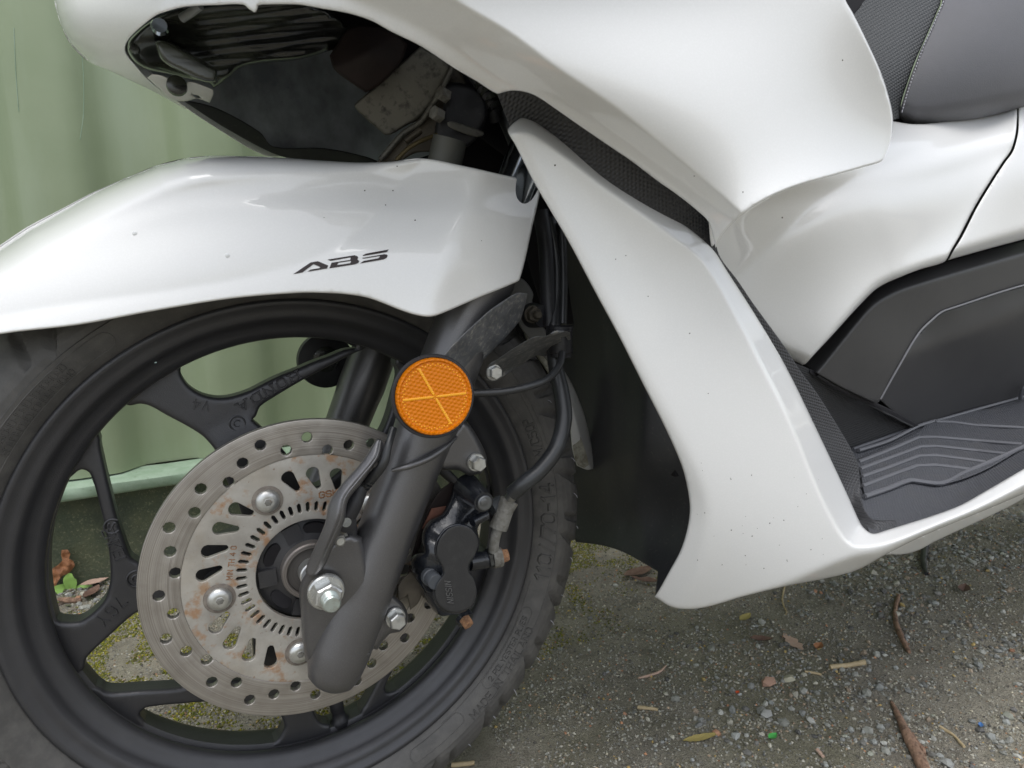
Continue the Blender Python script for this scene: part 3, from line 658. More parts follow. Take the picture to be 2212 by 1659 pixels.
# cast marks on the spokes
wm = lambda px, py, deg, Yw=-.0155: (lambda u, v, h, c=at(px, py, Yw), a=math.radians(deg): (c[0]+u*math.cos(a)-v*math.sin(a), float(webh(np.array([[c[0]+u*math.cos(a)-v*math.sin(a), c[2]+u*math.sin(a)+v*math.cos(a)]]))[0])-h, c[2]+u*math.sin(a)+v*math.cos(a)))
letters('cast_lettering', 'HONDA', wm(577, 848, 205), .0064, RIMM, wheel, wx=1.8, sw=.16, up=.0009, serif=True, gap=.14, shade_mat=VOID)  # dark strokes under the letters paint their recess shade
letters('cast_lettering', 'V4', wm(432, 876, 153+12), .0066, RIMM, wheel, wx=1.1, sw=.14, up=.0008, gap=.1)
letters('cast_lettering', 'ENKEI', wm(247, 1181, -75), .0066, RIMM, wheel, wx=1.15, sw=.17, up=.0009)
letters('cast_lettering', '76Y', wm(236, 1327, 222), .0082, RIMM, wheel, wx=1.1, sw=.14, up=.0008, gap=.12)
for px, py, r in ((513, 915, .0052), (294, 1252, .0058)):
    b = MB()
    c = at(px, py, -.0165); y0 = float(webh(np.array([[c[0], c[2]]]))[0])
    b.tube([(c[0]+r*math.cos(t), y0-.0002, c[2]+r*math.sin(t)) for t in np.linspace(0, 2*math.pi, 25)], .0007, 6, 0)
    b.tube([(c[0]+r*.45*math.cos(t), y0-.0002, c[2]+r*.45*math.sin(t)) for t in np.linspace(0.6, 1.7*math.pi, 16)], .0006, 6, 0); b.build('casting_mark', RIMM, wheel)
b = MB()
c = at(242, 1140, -.0165); y0 = float(webh(np.array([[c[0], c[2]]]))[0])
b.tube([(c[0]+.0050*math.cos(t), y0-.0002, c[2]+.0050*math.sin(t)) for t in np.linspace(.8, 1.75*math.pi, 20)], .0007, 6, 0)
b.tube([(c[0]+.004*math.cos(t)*.6, y0-.0002, c[2]+.004*math.sin(2*t)*.6) for t in np.linspace(0, math.pi*1.3, 20)], .0007, 6, 0)
b.build('casting_mark', RIMM, wheel)
c = at(331, 776, -.031); MB().box(c+np.array([0, .002, 0]), (.0022, 0, 0), (0, .0004, 0), (.0006, 0, .0028)).build('chipped_paint', PEEL, wheel)

# hub seen through the disc
b = MB()
b.lathe([(.012, -.058), (.0375, -.052), (.040, -.046), (.041, -.02), (.036, .03), (.012, .03)], 96); hub = b.build('hub', RIMM, wheel, 40)
for k in range(5):
    a = math.radians(150+72*k); cc = np.array([.0285*math.cos(a), -.0485, .25+.0285*math.sin(a)]); tt = np.array([-math.sin(a), 0, math.cos(a)]); rr_ = np.array([math.cos(a), 0, math.sin(a)])
    b = MB(); N_ = 24; V = []
    for t, dy in ((1, -.0068), (.96, -.0062)):
        pass
    V = [cc+tt*(.0085*math.cos(q)*(1+.12*math.sin(q)))+rr_*(.0052*math.sin(q))+np.array([0, -.0072-.0014*math.sin(q), 0]) for q in np.linspace(0, 2*math.pi, N_, endpoint=False)]
    V2_ = [v+np.array([0, .012, 0]) for v in V]
    b.add(V+V2_, [tuple(range(N_))]+[(i, (i+1) % N_, N_+(i+1) % N_, N_+i) for i in range(N_)]); b.build('hub_pocket', VOID, hub)
    a = math.radians(182+72*k); rr_ = np.array([math.cos(a), 0, math.sin(a)]); tt = np.array([-math.sin(a), 0, math.cos(a)])
    MB().box(np.array([0, -.0555, .25])+rr_*.0295, rr_*.006, tt*.006, (0, .0022, 0)).build('hub_rib', RIMM, hub)
MB().lathe([(.0170, -.05), (.0170, -.0635), (.0178, -.0643), (.0200, -.0643), (.0208, -.0632), (.0208, -.05)], 96).build('hub_collar', SEAL, hub, 30)
MB().lathe([(.0085, -.0590), (.0085, -.0612), (.0100, -.0618), (.0168, -.0618), (.0168, -.05)], 96).build('dust_seal', mat('brown grey rubber seal', (.085, .078, .072), .55, radial=(700, (.05, .045, .04), .6)), hub, 30)
MB().lathe([(.004, -.0615), (.004, -.072), (.0088, -.072), (.0096, -.071), (.0096, -.058)], 64).build('axle_spacer', ZINC, hub, 30)

# ---- brake disc
def circ(cx, cz, r, n=18): return [(cx+r*math.cos(t), cz+r*math.sin(t)) for t in np.linspace(0, 2*math.pi, n, endpoint=False)]
pat = {0: 97.3, 1: 90.6, 2: 99.6, 3: 93.6, 4: 88.}
hl = []
for k in range(40):
    a = math.radians(132.3+9*k); R_ = pat[k % 5]/1000; hl.append(circ(R_*math.cos(a), .25+R_*math.sin(a), .0038))
DY = -.0605
disc = sheet('brake_disc', circ(0, .25, .110, 220), lambda P: np.full(len(P), DY-.0004), DISC, S, holes=hl+[circ(0, .25, .0845, 160)], h=.0052, er=(.0006, .0005), thick=.0046, raw=True, mp=vm)
hl = []
for k in range(5):
    for off in (15, 28, 41.5, 55):
        a = math.radians(114+72*k+off); R_ = .0675; u = np.array([math.cos(a), math.sin(a)]); s = math.radians(24)
        d_ = np.array([u[0]*math.cos(s)-u[1]*math.sin(s), u[0]*math.sin(s)+u[1]*math.cos(s)]); n_ = np.array([-d_[1], d_[0]]); c = u*R_+np.array([0, .25])
        P = []
        for t in np.linspace(-math.pi/2, math.pi/2, 8): P.append(c+d_*(.0042+.0041*math.cos(t))+n_*.0046*math.sin(t))
        for t in np.linspace(math.pi/2, 3*math.pi/2, 8): P.append(c-d_*.0068+d_*.0022*math.cos(t)+n_*.0023*math.sin(t))
        hl.append(P)
for k in range(50):
    a = math.radians(2+7.2*k); u = np.array([math.cos(a), math.sin(a)]); n_ = np.array([-u[1], u[0]]); c = u*.0468+np.array([0, .25]); P = []
    for t in np.linspace(-math.pi/2, math.pi/2, 5): P.append(c+u*(.0026+.0013*math.cos(t))+n_*.0013*math.sin(t))
    for t in np.linspace(math.pi/2, 3*math.pi/2, 5): P.append(c+u*(-.0026+.0013*math.cos(t))+n_*.0013*math.sin(t))
    hl.append(P)
sheet('disc_carrier', circ(0, .25, .0848, 170), lambda P: np.full(len(P), DY+.0002), CARR, disc, holes=hl+[circ(0, .25, .0375, 80)], h=.0046, er=(.0005, .0004), thick=.0032, raw=True, mp=vm)
for k in range(5):
    a = math.radians(114+72*k); c = np.array([.0618*math.cos(a), DY, .25+.0618*math.sin(a)])
    MB().rev(c+NY*.0000, NY, [(0, .0104), (.0004, .0104), (.0005, .0101)], 36).build('grime_ring', mat('brown grime', (.17, .145, .125), .7, .2, var=((200, .4, .6, (.3, .27, .23), .6),)) if k == 0 else bpy.data.materials['brown grime'], disc)
    b = MB(); b.rev(c, NY, [(.0003, .0079), (.0012, .0081), (.0026, .0076), (.0040, .0060), (.0046, .0040), (.0046, .0034)], 36)
    for q in range(1): b.rev(c+NY*.0047, NY, [(-.0002, .0030), (.00005, .0026)], 6)
    bo = b.build('disc_bolt', ZINC, disc, 40)
    MB().rev(c+NY*.00475, NY, [(0, .0026), (.00006, .0024)], 6).build('bolt_socket', CRUST, bo)
    MB().rev(np.array([c[0], -.03, c[2]]), NY, [(0, .009), (.0285, .009)], 24).build('disc_mount', RIMM, wheel)
b = letters('stamped_lettering', 'GSK', lambda u, v, h, c=at(712, 1066, DY): (c[0]+u, DY-.0001-h*.2, c[2]+v), .0042, RUSTE, disc, wx=1.5, sw=.24, up=.0005)
b = letters('stamped_lettering', 'MIN TH 4 0', lambda u, v, h, c=at(500, 1215, DY): (c[0]+u*math.cos(1.35)-v*math.sin(1.35), DY-.0001-h*.2, c[2]+u*math.sin(1.35)+v*math.cos(1.35)), .0034, RUSTE, disc, wx=1.1, sw=.18, up=.0003)

# ---- fork legs
fd = np.array([math.sin(math.radians(24.9)), 0, math.cos(math.radians(24.9))])
def fork(y, name='fork_leg'):
    A0 = np.array([.0326, y, .2483]); b = MB()
    b.rev(A0, fd, [(-.0775, .006), (-.0765, .0118), (-.073, .0162), (-.066, .0190), (-.05, .0202), (0, .0200), (.04, .0198), (.08, .0203), (.104, .0212), (.118, .0222), (.128, .0220), (.15, .0214), (.215, .0212), (.222, .0235), (.236, .0235), (.238, .0170)], 56)
    o = b.build(name, FORK, S, 45)
    MB().rev(A0+fd*.23, fd, [(0, .0155), (.22, .0155)], 40).build('fork_tube', CHROME, o); return o, A0
fk, A0 = fork(-.094)
fk2, A2 = fork(.094)
# axle lug and guard of the near leg
sheet('axle_lug', [(672, 1222), (700, 1178), (752, 1150), (782, 1160), (800, 1240), (800, 1340), (780, 1440), (740, 1462), (700, 1462), (668, 1440), (655, 1400), (650, 1330), (648, 1265)], [(650, 1300, -.098), (700, 1230, -.112), (760, 1200, -.112), (700, 1440, -.096), (790, 1300, -.110), (780, 1440, -.1), (660, 1400, -.096)], FORK, fk, h=5, er=(16, .014), thick=.022)
0 and sheet('fork_recess', [(688, 1338), (742, 1325), (738, 1360), (706, 1430), (688, 1440), (680, 1400)], -.1105, FORK, fk, h=5, er=(7, .0035), thick=.004)
sheet('sensor_guard', [(812, 950), (822, 947), (829, 960), (826, 984), (808, 1006), (782, 1043), (752, 1082), (744, 1125), (716, 1190), (700, 1225), (684, 1242), (666, 1246), (660, 1232), (676, 1190), (702, 1130), (712, 1084), (738, 1046), (776, 1004), (796, 976)], [(820, 955, -.122), (745, 1085, -.128), (680, 1230, -.118), (760, 1040, -.126)], FORK, fk, h=3.5, er=(4, .003), thick=.008, folds=[([(818, 950), (806, 990), (740, 1072), (728, 1120), (686, 1222)], .00045, 1.5, 1)])
b = MB(); b.tube([at(822, 952, -.1285), at(813, 988, -.130), at(776, 1035, -.1325), (at(745, 1076, -.1345)), at(736, 1122, -.1345), at(700, 1205, -.1255)], .00065, 8, 6); b.build('guard_edge', FORK, fk)
MB().tube([at(846, 1016, -.1160), at(880, 1008, -.1185), at(925, 990, -.1180), at(962, 966, -.1135), at(986, 944, -.106)], [.0012, .0022, .0024, .0020, .0012], 12, 8).build('casting_ridge', FORK, fk)
MB().tube([at(748, 1410, -.1110), at(772, 1414, -.1120), at(798, 1412, -.108)], [.001, .0018, .001], 10, 6).build('casting_ridge', FORK, fk)
sensor = MB().tube([at(781, 1050, -.112), at(766, 1085, -.113), at(752, 1112, -.113)], [.0046, .0056, .0058], 20, 5).rev(at(748, 1128, -.112), NY, [(0, .0062), (.003, .0062), (.0034, .0055)], 28).build('speed_sensor', BLK, fk, 40)
MB().rev(at(748, 1128, -.1158), NY, [(0, .0032), (.0006, .0032), (.0007, .002)], 20).build('sensor_pin', CHROME, sensor)
sheet('sensor_mount', [(718, 1120), (760, 1112), (772, 1140), (764, 1190), (740, 1215), (712, 1216), (706, 1190)], -.108, BLK, fk, h=5, er=(6, .003), thick=.012)
bolt('sensor_bolt', 731, 1163, -.109, .0062, CRUST, fk, .66, .9, .3)
MB().rev(at(731, 1163, -.109)+NY*.0058, NY, [(0, .0026), (.0006, .0024)], 20).build('bolt_face', ZINC, fk)
# axle nut
nut = bolt('axle_nut', 703, 1276, -.1145, .0118, ZINC, fk, .78, .95, .34)
b = MB(); b.rev(at(703, 1276, -.1145)+NY*.0125, NY, [(0, .0072), (.0006, .0070), (.0008, .0058)], 32); b.build('nut_lip', ZINC, fk, 30)
b = MB(); pf = [(0, .0057)]
for k in range(6): pf += [(.0008+k*.0011, .0057), (.0013+k*.0011, .0052)]
pf += [(.0082, .0055), (.0092, .0046)]; b.rev(at(703, 1276, -.1145)+NY*.0125, NY, pf, 32); b.build('axle_end', ZINCG, fk, 30)
# reflector
rc = at(934, 855, -.1345); nrm = np.array([-.10, -.99, .08]); nrm /= np.linalg.norm(nrm)
ref = MB().rev(rc-nrm*.007, nrm, [(0, .019), (.001, .0250), (.0075, .0268), (.010, .0268), (.0106, .0262), (.0106, .0248), (.0085, .0246)], 72).build('side_reflector', BLK, S, 40)
MB().rev(rc+nrm*.001, nrm, [(0, .0244), (.0055, .0244), (.0066, .0238), (.0068, .0228), (.0056, .0220), (.0056, .0001)], 72).build('lens', AMBER, ref, 35)
_, ea, eb = MB().frame(nrm); b = MB()
c0 = rc+nrm*.0067
for dg in (1, 181, 116, 297):
    t = math.radians(dg); u = ea*math.cos(t)+eb*math.sin(t)
    for j in range(15): b.rev(c0+u*(.0022+j*.00125), nrm, [(-.0004, .00105), (.0003, .0009), (.0006, .0001)], 6, t)
for k in range(7):
    t = 2*math.pi*k/6; u = ea*math.cos(t)+eb*math.sin(t) if k < 6 else ea*0; b.rev(c0+u*.0011, nrm, [(-.0004, .0006), (.0004, .0004)], 6)
for k in range(76):
    t = 2*math.pi*k/76; u = ea*math.cos(t)+eb*math.sin(t)
    b.rev(c0+u*(.0196+(.0009 if k % 2 else 0)), nrm, [(-.0004, .00062), (.0002, .0005), (.00035, .0001)], 6)
b.build('lens_bead', AMBERB, ref, kind='stuff')
rb = at(706, 780, .118); MB().rev(rb, -NY, [(0, .020), (.002, .0262), (.010, .0268), (.0115, .0255)], 48).build('side_reflector', BLK, S, 40)
MB().rev(rb+np.array([-.001, 0, .002]), NY, [(-.001, .0125), (.004, .0120), (.0044, .0105)], 30).build('reflector_mount', BLKG, S, 40)
MB().rev(rb+np.array([-.001, -.0044, .002]), NY, [(-.001, .0052), (.004, .0048), (.0046, .0038)], 6).build('mount_nut', CRUST, S, 40)
# markings cast on the far leg
def fmap(px, py):
    c = at(px, py, .0735); t0 = (c-A2) @ fd; side_ = np.cross(fd, NY)
    def f(u, v, h):
        x = v; y = -math.sqrt(max(0, .0205**2-min(abs(x), .019)**2)); p = A2+fd*(t0+u)+side_*-x*1.; return p+np.array([0, 1, 0])*(y-h)
    return f
letters('cast_lettering', 'K97-01-R', fmap(771, 868), .0062, FORK, fk2, wx=1.15, sw=.16, up=.0008)
# upper fork bracket and reflector arm
sheet('reflector_bracket', [(956, 800), (958, 768), (1052, 675), (1087, 650), (1116, 633), (1140, 634), (1134, 660), (1122, 694), (1060, 762), (1016, 806), (990, 832), (960, 830)], [(980, 800, -.121), (1050, 710, -.121), (1125, 650, -.112)], WORN, fk, h=6, er=(4, .0015), thick=.004, corner=60)
bolt('bracket_nut', 1149, 679, -.085, .0068, OLDT, S, .85, .9, .2, shaft=.005)
MB().rev(at(1150, 681, -.066), NY, [(0, .010), (.018, .0085)], 28).build('bracket_boss', BLK, S)
sheet('upper_caliper_lug', [(968, 946), (1000, 905), (1018, 922), (1046, 972), (1052, 1000), (1040, 1022), (1013, 1027), (990, 1016), (955, 1016), (945, 1000)], -.100, FORK, fk, h=6, er=(12, .007), thick=.018)
bolt('caliper_mount_bolt', 1027, 998, -.1005, .0068, ZINC, fk, .82, 1.15, .3)
letters('stamped_lettering', '10', px_map(1034, 993, 10, -.1093), 6, ZINC, fk, sw=.16, up=.0002)
sheet('lower_caliper_lug', [(815, 1290), (848, 1283), (872, 1306), (882, 1336), (868, 1362), (838, 1372), (815, 1404), (800, 1400)], -.097, FORK, fk, h=6, er=(10, .007), thick=.016)
bolt('caliper_mount_bolt', 853, 1333, -.098, .0074, ZINC, fk, .82, 1.15, .3)
letters('stamped_lettering', '10', px_map(861, 1340, 10, -.1076), 7, ZINC, fk, sw=.16, up=.0002)

# ---- caliper
cal = sheet('brake_caliper', [(971, 1075), (980, 1045), (1000, 1030), (1020, 1034), (1043, 1058), (1064, 1076), (1064, 1094), (1056, 1112), (1032, 1140), (1036, 1171), (1030, 1198), (1016, 1226), (1024, 1251), (1030, 1280), (1022, 1310), (1002, 1324), (976, 1328), (951, 1330), (930, 1312), (912, 1287), (905, 1262), (888, 1236), (884, 1213), (895, 1199), (916, 1192), (911, 1172), (913, 1148), (928, 1122), (955, 1106)],
      [(980, 1060, -.086), (1040, 1080, -.098), (930, 1150, -.098), (990, 1180, -.110), (985, 1280, -.110), (920, 1290, -.088), (895, 1220, -.092), (1030, 1140, -.1), (945, 1120, -.094), (1025, 1280, -.1)], CAL, S, h=5, er=(11, .008), thick=.03,
      folds=[([(972, 1060), (962, 1104), (922, 1140), (918, 1180)], .00025, 2, 1)])
cap = sheet('piston_cover', [(998, 1136), (1020, 1145), (1033, 1171), (1026, 1198), (1013, 1219), (1012, 1236), (1023, 1250), (1029, 1276), (1021, 1306), (998, 1321), (971, 1321), (949, 1306), (940, 1282), (945, 1260), (959, 1240), (957, 1224), (944, 1198), (947, 1171), (963, 1147), (981, 1137)], [(990, 1140, -.118), (985, 1320, -.1165), (940, 1230, -.1175), (1030, 1230, -.117)], CAP, cal, h=5, er=(2.2, .0007), thick=.010)
b = MB()
def ringpts(Y, k=1.05): 
    c = np.array([988, 1230]); P = cr([(998, 1136), (1020, 1145), (1033, 1171), (1026, 1198), (1013, 1219), (1012, 1236), (1023, 1250), (1029, 1276), (1021, 1306), (998, 1321), (971, 1321), (949, 1306), (940, 1282), (945, 1260), (959, 1240), (957, 1224), (944, 1198), (947, 1171), (963, 1147), (981, 1137)], 4, True); return P
sheet('cover_rim', ringpts(0), [(990, 1140, -.1150), (985, 1320, -.1140), (940, 1230, -.1145), (1030, 1230, -.114)], CAL, cal, raw=True, h=5, er=(4, .002), thick=.02, mp=lambda a, b_, c: at((a-987)*1.06+984, (b_-1230)*1.04+1229, c))
letters('cast_lettering', 'NISSIN', px_map(970, 1279, 98, -.1170), 12.5, mat('raised lettering with painted highlight', (.2, .2, .2), .4, .3), cal, wx=1.0, sw=.13, up=.0006, gap=.05, slant=.25)  # grey letter colour stands in for highlights on the raised edges
pin = MB().rev(at(925, 1240, -.090), NY, [(0, .0095), (.012, .0092), (.0128, .0085)], 36).build('slide_pin_boss', CAL, cal, 40)
MB().rev(at(928, 1243, -.103), NY, [(0, .0066), (.004, .0066), (.0046, .0058), (.012, .0055), (.0126, .0050)], 32).build('slide_pin_cap', mat('grey rubber cap', (.06, .066, .075), .5), cal, 40)
MB().tube([at(1008, 1052, -.088), at(1026, 1068, -.104), at(1045, 1085, -.120)], [.0102, .0088, .0072], 32, 5).build('slide_pin_boss', CAL, cal, 50)
MB().rev(at(1045, 1085, -.1195), NY, [(0, .0054), (.0022, .0054), (.0028, .0046)], 32).rev(at(1045, 1085, -.1222), NY, [(0, .0028), (.0006, .0028), (.0008, .0024)], 24).build('slide_pin_cap', mat('satin steel pin', (.16, .165, .17), .4, .8), cal, 30)
MB().tube([at(1020, 1128, -.112), at(1050, 1112, -.108)], .0036, 16, 0).build('bleed_port', CAL, cal)
MB().tube([at(1060, 1098, -.098), at(1082, 1083, -.096)], [.006, .0052], 20, 0).build('bleed_cap', mat('smoky plastic', (.06, .065, .07), .15, coat=.6), cal, 50)
MB().tube([at(1012, 1216, -.098), at(1040, 1210, -.096), at(1064, 1206, -.094)], [.0062, .0066, .0070], 24, 4).build('fluid_port', CAL, cal, 50)
MB().rev(at(1052, 1208, -.096), np.array([1, 0, .05]), [(0, .0078), (.0045, .0078)], 6, .3).build('port_collar', BLKG, cal, 30)
MB().rev(at(1064, 1206, -.097), np.array([1, -.15, .05]), [(0, .0073), (.001, .0077), (.006, .0077), (.007, .0072)], 28).build('banjo_fitting', CRUST, cal, 40)
MB().rev(at(1083, 1202, -.098), np.array([1, -.15, .05]), [(0, .0062), (.0012, .0062), (.0014, .0050), (.0052, .0048)], 6, .4).build('banjo_bolt', RUSTE, cal, 30)
MB().tube([at(1066, 1192, -.098), at(1068, 1168, -.1), at(1074, 1146, -.101), at(1082, 1132, -.102)], .0040, 20, 6).build('steel_pipe', CRUST, cal)
b = MB(); b.tube([at(1076, 1142, -.101), at(1078, 1136, -.101), at(1092, 1100, -.104), at(1100, 1082, -.104), at(1101, 1080, -.104)], [.0068, .0070, .0063, .0072, .0068], 22, 5); b.build('hose_crimp', CRUST, cal, 50)
MB().rev(at(1000, 1332, -.088), np.array([.25, -.9, -.5]), [(0, .0072), (.004, .0070), (.005, .0054)], 24).build('pin_boss', CAL, cal, 40)
MB().rev(at(1003, 1337, -.093), np.array([.25, -.9, -.5]), [(0, .0046), (.006, .0044), (.0066, .0036)], 6).build('rusty_bolt', RUSTE, cal, 30)
sheet('brake_pad_plate', [(928, 1092), (950, 1060), (975, 1040), (990, 1052), (982, 1078), (962, 1108), (925, 1142), (900, 1200), (893, 1230), (880, 1240), (895, 1180), (912, 1130)], -.078, BROWN, cal, h=6, er=(3, .001), thick=.006)
sheet('brake_pad', [(932, 1098), (968, 1092), (962, 1110), (930, 1134), (918, 1150), (912, 1140)], -.0815, mat('rust red backing plate', (.20, .085, .055), .8, var=((90, .4, .7, (.1, .05, .04), .7),), bump=((300, .5),)), cal, h=5, er=(2, .001), thick=.004)
sheet('pad_bracket', [(862, 1262), (896, 1225), (918, 1262), (905, 1300), (886, 1318), (880, 1286), (860, 1300)], -.074, mat('dirty bracket steel', (.12, .105, .085), .7, .3, var=((60, .4, .7, (.22, .19, .15), .7),)), cal, h=5, er=(3, .001), thick=.006)

# ---- hoses and clamp
hose = MB().tube([at(1187, 470, -.070), at(1203, 560, -.074), at(1204, 640, -.08), at(1196, 715, -.088), at(1200, 790, -.096), at(1213, 850, -.104), at(1218, 905, -.112), at(1203, 965, -.118), at(1168, 1014, -.120), at(1130, 1046, -.118), at(1106, 1066, -.112)], [.0055, .0055, .0055, .006, .0058, .0062, .0062, .0060, .0059, .0058, .0058], 24, 8).build('brake_hose', HOSE, S)
b = MB().tube([at(1112, 1060, -.113), at(1098, 1084, -.105)], .0042, 20, 0); b.build('braided_hose', BRAID, hose)
MB().tube([at(1168, 455, -.07), at(1180, 540, -.074), at(1184, 640, -.08), at(1188, 706, -.084)], .0062, 20, 6).build('brake_hose', BLK, S)
MB().tube([at(1214, 480, -.078), at(1218, 600, -.084), at(1216, 700, -.092)], .0030, 14, 6).build('sensor_cable', HOSE, S)
MB().tube([at(1215, 762, -.112), at(1207, 792, -.118), at(1180, 820, -.122), at(1130, 838, -.122), at(1080, 847, -.118), at(1010, 850, -.112), at(930, 852, -.108)], .0027, 14, 8).build('sensor_cable', HOSE, S)
MB().tube([at(850, 925, -.118), at(838, 965, -.124), at(829, 1000, -.126), at(806, 1030, -.120), at(790, 1044, -.114), at(780, 1054, -.112)], [.0024, .0026, .0030, .0032, .0030, .0036], 14, 8).build('sensor_cable', HOSE, S)
b = MB()
for k in range(6): b.rev(at(815-k*5.2, 1018+k*6.5, -.1215+.0016*k), at(809, 1026, -.12)-at(815, 1018, -.1215), [(0, .0036), (.0012, .0036)], 16)
b.build('cable_bellows', HOSE, S)
cl = sheet('hose_clamp', [(1047, 815), (1056, 788), (1074, 776), (1121, 745), (1156, 727), (1182, 725), (1197, 715), (1214, 714), (1231, 718), (1234, 744), (1222, 752), (1199, 755), (1181, 770), (1158, 768), (1122, 792), (1088, 813), (1068, 824), (1050, 821)], [(1050, 800, -.098), (1120, 770, -.101), (1180, 745, -.106), (1215, 735, -.112), (1232, 735, -.107)], WORN, S, holes=[[(1212, 729), (1222, 727), (1226, 734), (1222, 739), (1213, 739)]], h=5, er=(3, .0012), thick=.003)
for py, r in ((709, .0095), (757, .0095), (766, .0085)): MB().rev(at(1211, py, -.098), np.array([.05, 0, 1]), [(-.002, r*.92), (-.0015, r), (.0015, r), (.002, r*.92)], 28).build('hose_grommet', BLK, cl, 40)
MB().tube([at(1212, 713, -.1), at(1211, 760, -.1)], .0086, 24, 0).build('clamp_sleeve', BLK, cl)
bolt('clamp_bolt', 1066, 804, -.1015, .0060, ZINC, cl, .82, .9, .25)
# fork shroud behind the clamp
# ---- front fender
FD = [(-160, 720, -.058), (-160, 680, -.054), (0, 600, -.058), (0, 720, -.072), (100, 520, -.058), (100, 640, -.074), (300, 440, -.070), (300, 560, -.082), (250, 670, -.088), (450, 400, -.074), (500, 480, -.086), (560, 600, -.098), (700, 640, -.107), (700, 480, -.094), (700, 390, -.082), (845, 372, -.090), (913, 350, -.096), (932, 682, -.134), (870, 560, -.118), (960, 480, -.124), (1000, 362, -.103), (1120, 590, -.118), (1163, 395, -.104), (1080, 480, -.116), (1030, 645, -.126)]
FO = [(-170, 640), (-80, 580), (0, 532), (60, 492), (130, 455), (200, 418), (270, 386), (340, 357), (400, 342), (450, 337), (520, 337), (600, 340), (700, 347), (780, 351), (845, 349), (913, 342), (1000, 358), (1100, 380), (1163, 391), (1168, 406), (1150, 490), (1123, 603), (1110, 612), (1030, 645), (960, 675), (932, 684), (905, 682), (870, 672), (800, 645), (750, 636), (700, 633), (643, 633), (501, 645), (338, 671), (169, 702), (0, 722), (-160, 756)]
ff = [([(-160, 715), (100, 664), (400, 622), (560, 592), (700, 545), (790, 485), (850, 415), (905, 352)], -.00012, 3, 1),
      ([(1012, 440), (990, 500), (955, 590), (925, 690)], .00026, 9, -1),
      ([(-160, 690), (0, 606), (120, 545), (300, 480), (430, 450), (620, 450)], .00010, 6, 1),
      ([(800, 352), (860, 400), (905, 430), (960, 432)], -.00010, 10, -1)]
fen = sheet('front_fender', FO, FD, WHITE, S, h=7, er=(5, .0022), thick=.003, folds=ff, deg=4, ymax=-.001, rolls=[([(-170, 640), (-80, 580), (0, 532), (60, 492), (130, 455), (200, 418), (270, 386), (340, 357), (400, 342), (450, 337), (520, 337), (600, 340), (700, 347), (780, 351), (845, 349), (905, 343)], [62]*8+[60, 56, 50, 42, 32, 22, 12, 8], [.075]*8+[.072, .065, .055, .042, .026, .014, .006, .003])])
fY = SHEETS['front_fender'][0]
LA = [[(633, 591.5), (682, 562), (690, 559.8), (701, 557), (726, 571.5), (722, 581), (693, 585.5), (674, 589), (683, 583.5), (699, 581), (707, 579.3), (704, 575), (687, 569), (665, 586)]]
def c2(L): return [(622.1+x*.10416, 518.4+y*.10416) for x, y in L]
GA = c2([(110, 708), (470, 465), (620, 438), (835, 530), (808, 590), (400, 658), (470, 612), (640, 585), (672, 570), (650, 550), (530, 500), (300, 672)])
GB = c2([(820, 405), (1380, 315), (1440, 335), (1455, 370), (1435, 400), (1475, 430), (1465, 470), (1400, 500), (1350, 508), (858, 588), (905, 470), (1290, 412), (1302, 370), (1290, 360), (880, 432)])
GBh = c2([(1015, 520), (1290, 480), (1308, 450), (1300, 432), (1045, 470)])
GS1 = c2([(2088, 196), (2050, 248), (1560, 330), (1545, 322), (1600, 290), (1650, 275)])
GS2 = c2([(1535, 372), (2000, 292), (2055, 302), (2065, 325), (2050, 365), (1985, 400), (1495, 485), (1570, 432), (1870, 378), (1902, 352), (1900, 332), (1560, 386)])
glyph('decal_lettering', [(GA, []), (GB, [GBh]), (GS1, []), (GS2, [])], fY, INK, fen, .0004)
DROP = mat('water drop', (.75, .76, .76), .08, coat=1)
for px, py, r in ((292, 505, 5), (492, 553, 5)):
    q = at(px, py, fY(np.array([[px, py]], float))[0]); MB().rev(q, NY, [(-.001, .0016), (.0003, .0013), (.0006, .0004)], 14).build('water_drop', DROP, fen)
def specks(name, L, fn, parent, m):
    b = MB()
    for px, py, r in L:
        q = at(px, py, fn(np.array([[px, py]], float))[0]); t = rnd.uniform(0, 3)
        b.rev(q, NY, [(-.0002, r), (.0002, r*.7)], 6, t)
    return b.build(name, m, parent, kind='stuff')
GRIME = mat('dark grime', (.06, .05, .04), .8)
specks('dirt_speck', [(858, 359+0, .0005), (788, 412, .0006), (849, 412, .0006), (833, 443, .0005), (897, 476, .0006), (700, 470, .0003), (1040, 520, .0003)], fY, fen, GRIME)
# far side of the fender and the mudguard lip behind the tyre
def mirrored(o, name):
    V = np.array([v.co[:] for v in o.data.vertices]); V[:, 1] *= -1; F = [tuple(p.vertices)[::-1] for p in o.data.polygons]
    return link(name, V, F, o.data.materials[0], S)
mirrored(fen, 'front_fender')
sheet('fender_lip', [(1205, 780), (1232, 822), (1250, 862), (1262, 895), (1272, 935), (1279, 968), (1284, 1000), (1281, 1013), (1268, 1015), (1246, 1006), (1236, 970), (1232, 930), (1225, 880)], [(1205, 780, .06), (1284, 1000, .075), (1240, 980, .055), (1260, 880, .07)], WHITE, S, h=5, er=(3, .002), thick=.003,
      folds=[([(1212, 800), (1240, 890), (1252, 940), (1274, 1010)], .0009, 1, -1)])
sheet('fender_liner', [(1225, 850), (1240, 880), (1250, 930), (1268, 985), (1272, 1004), (1262, 1011), (1247, 1003), (1238, 970), (1232, 930)], .0525, WHITEIN, S, h=5, er=(1.5, .0006), thick=.003)
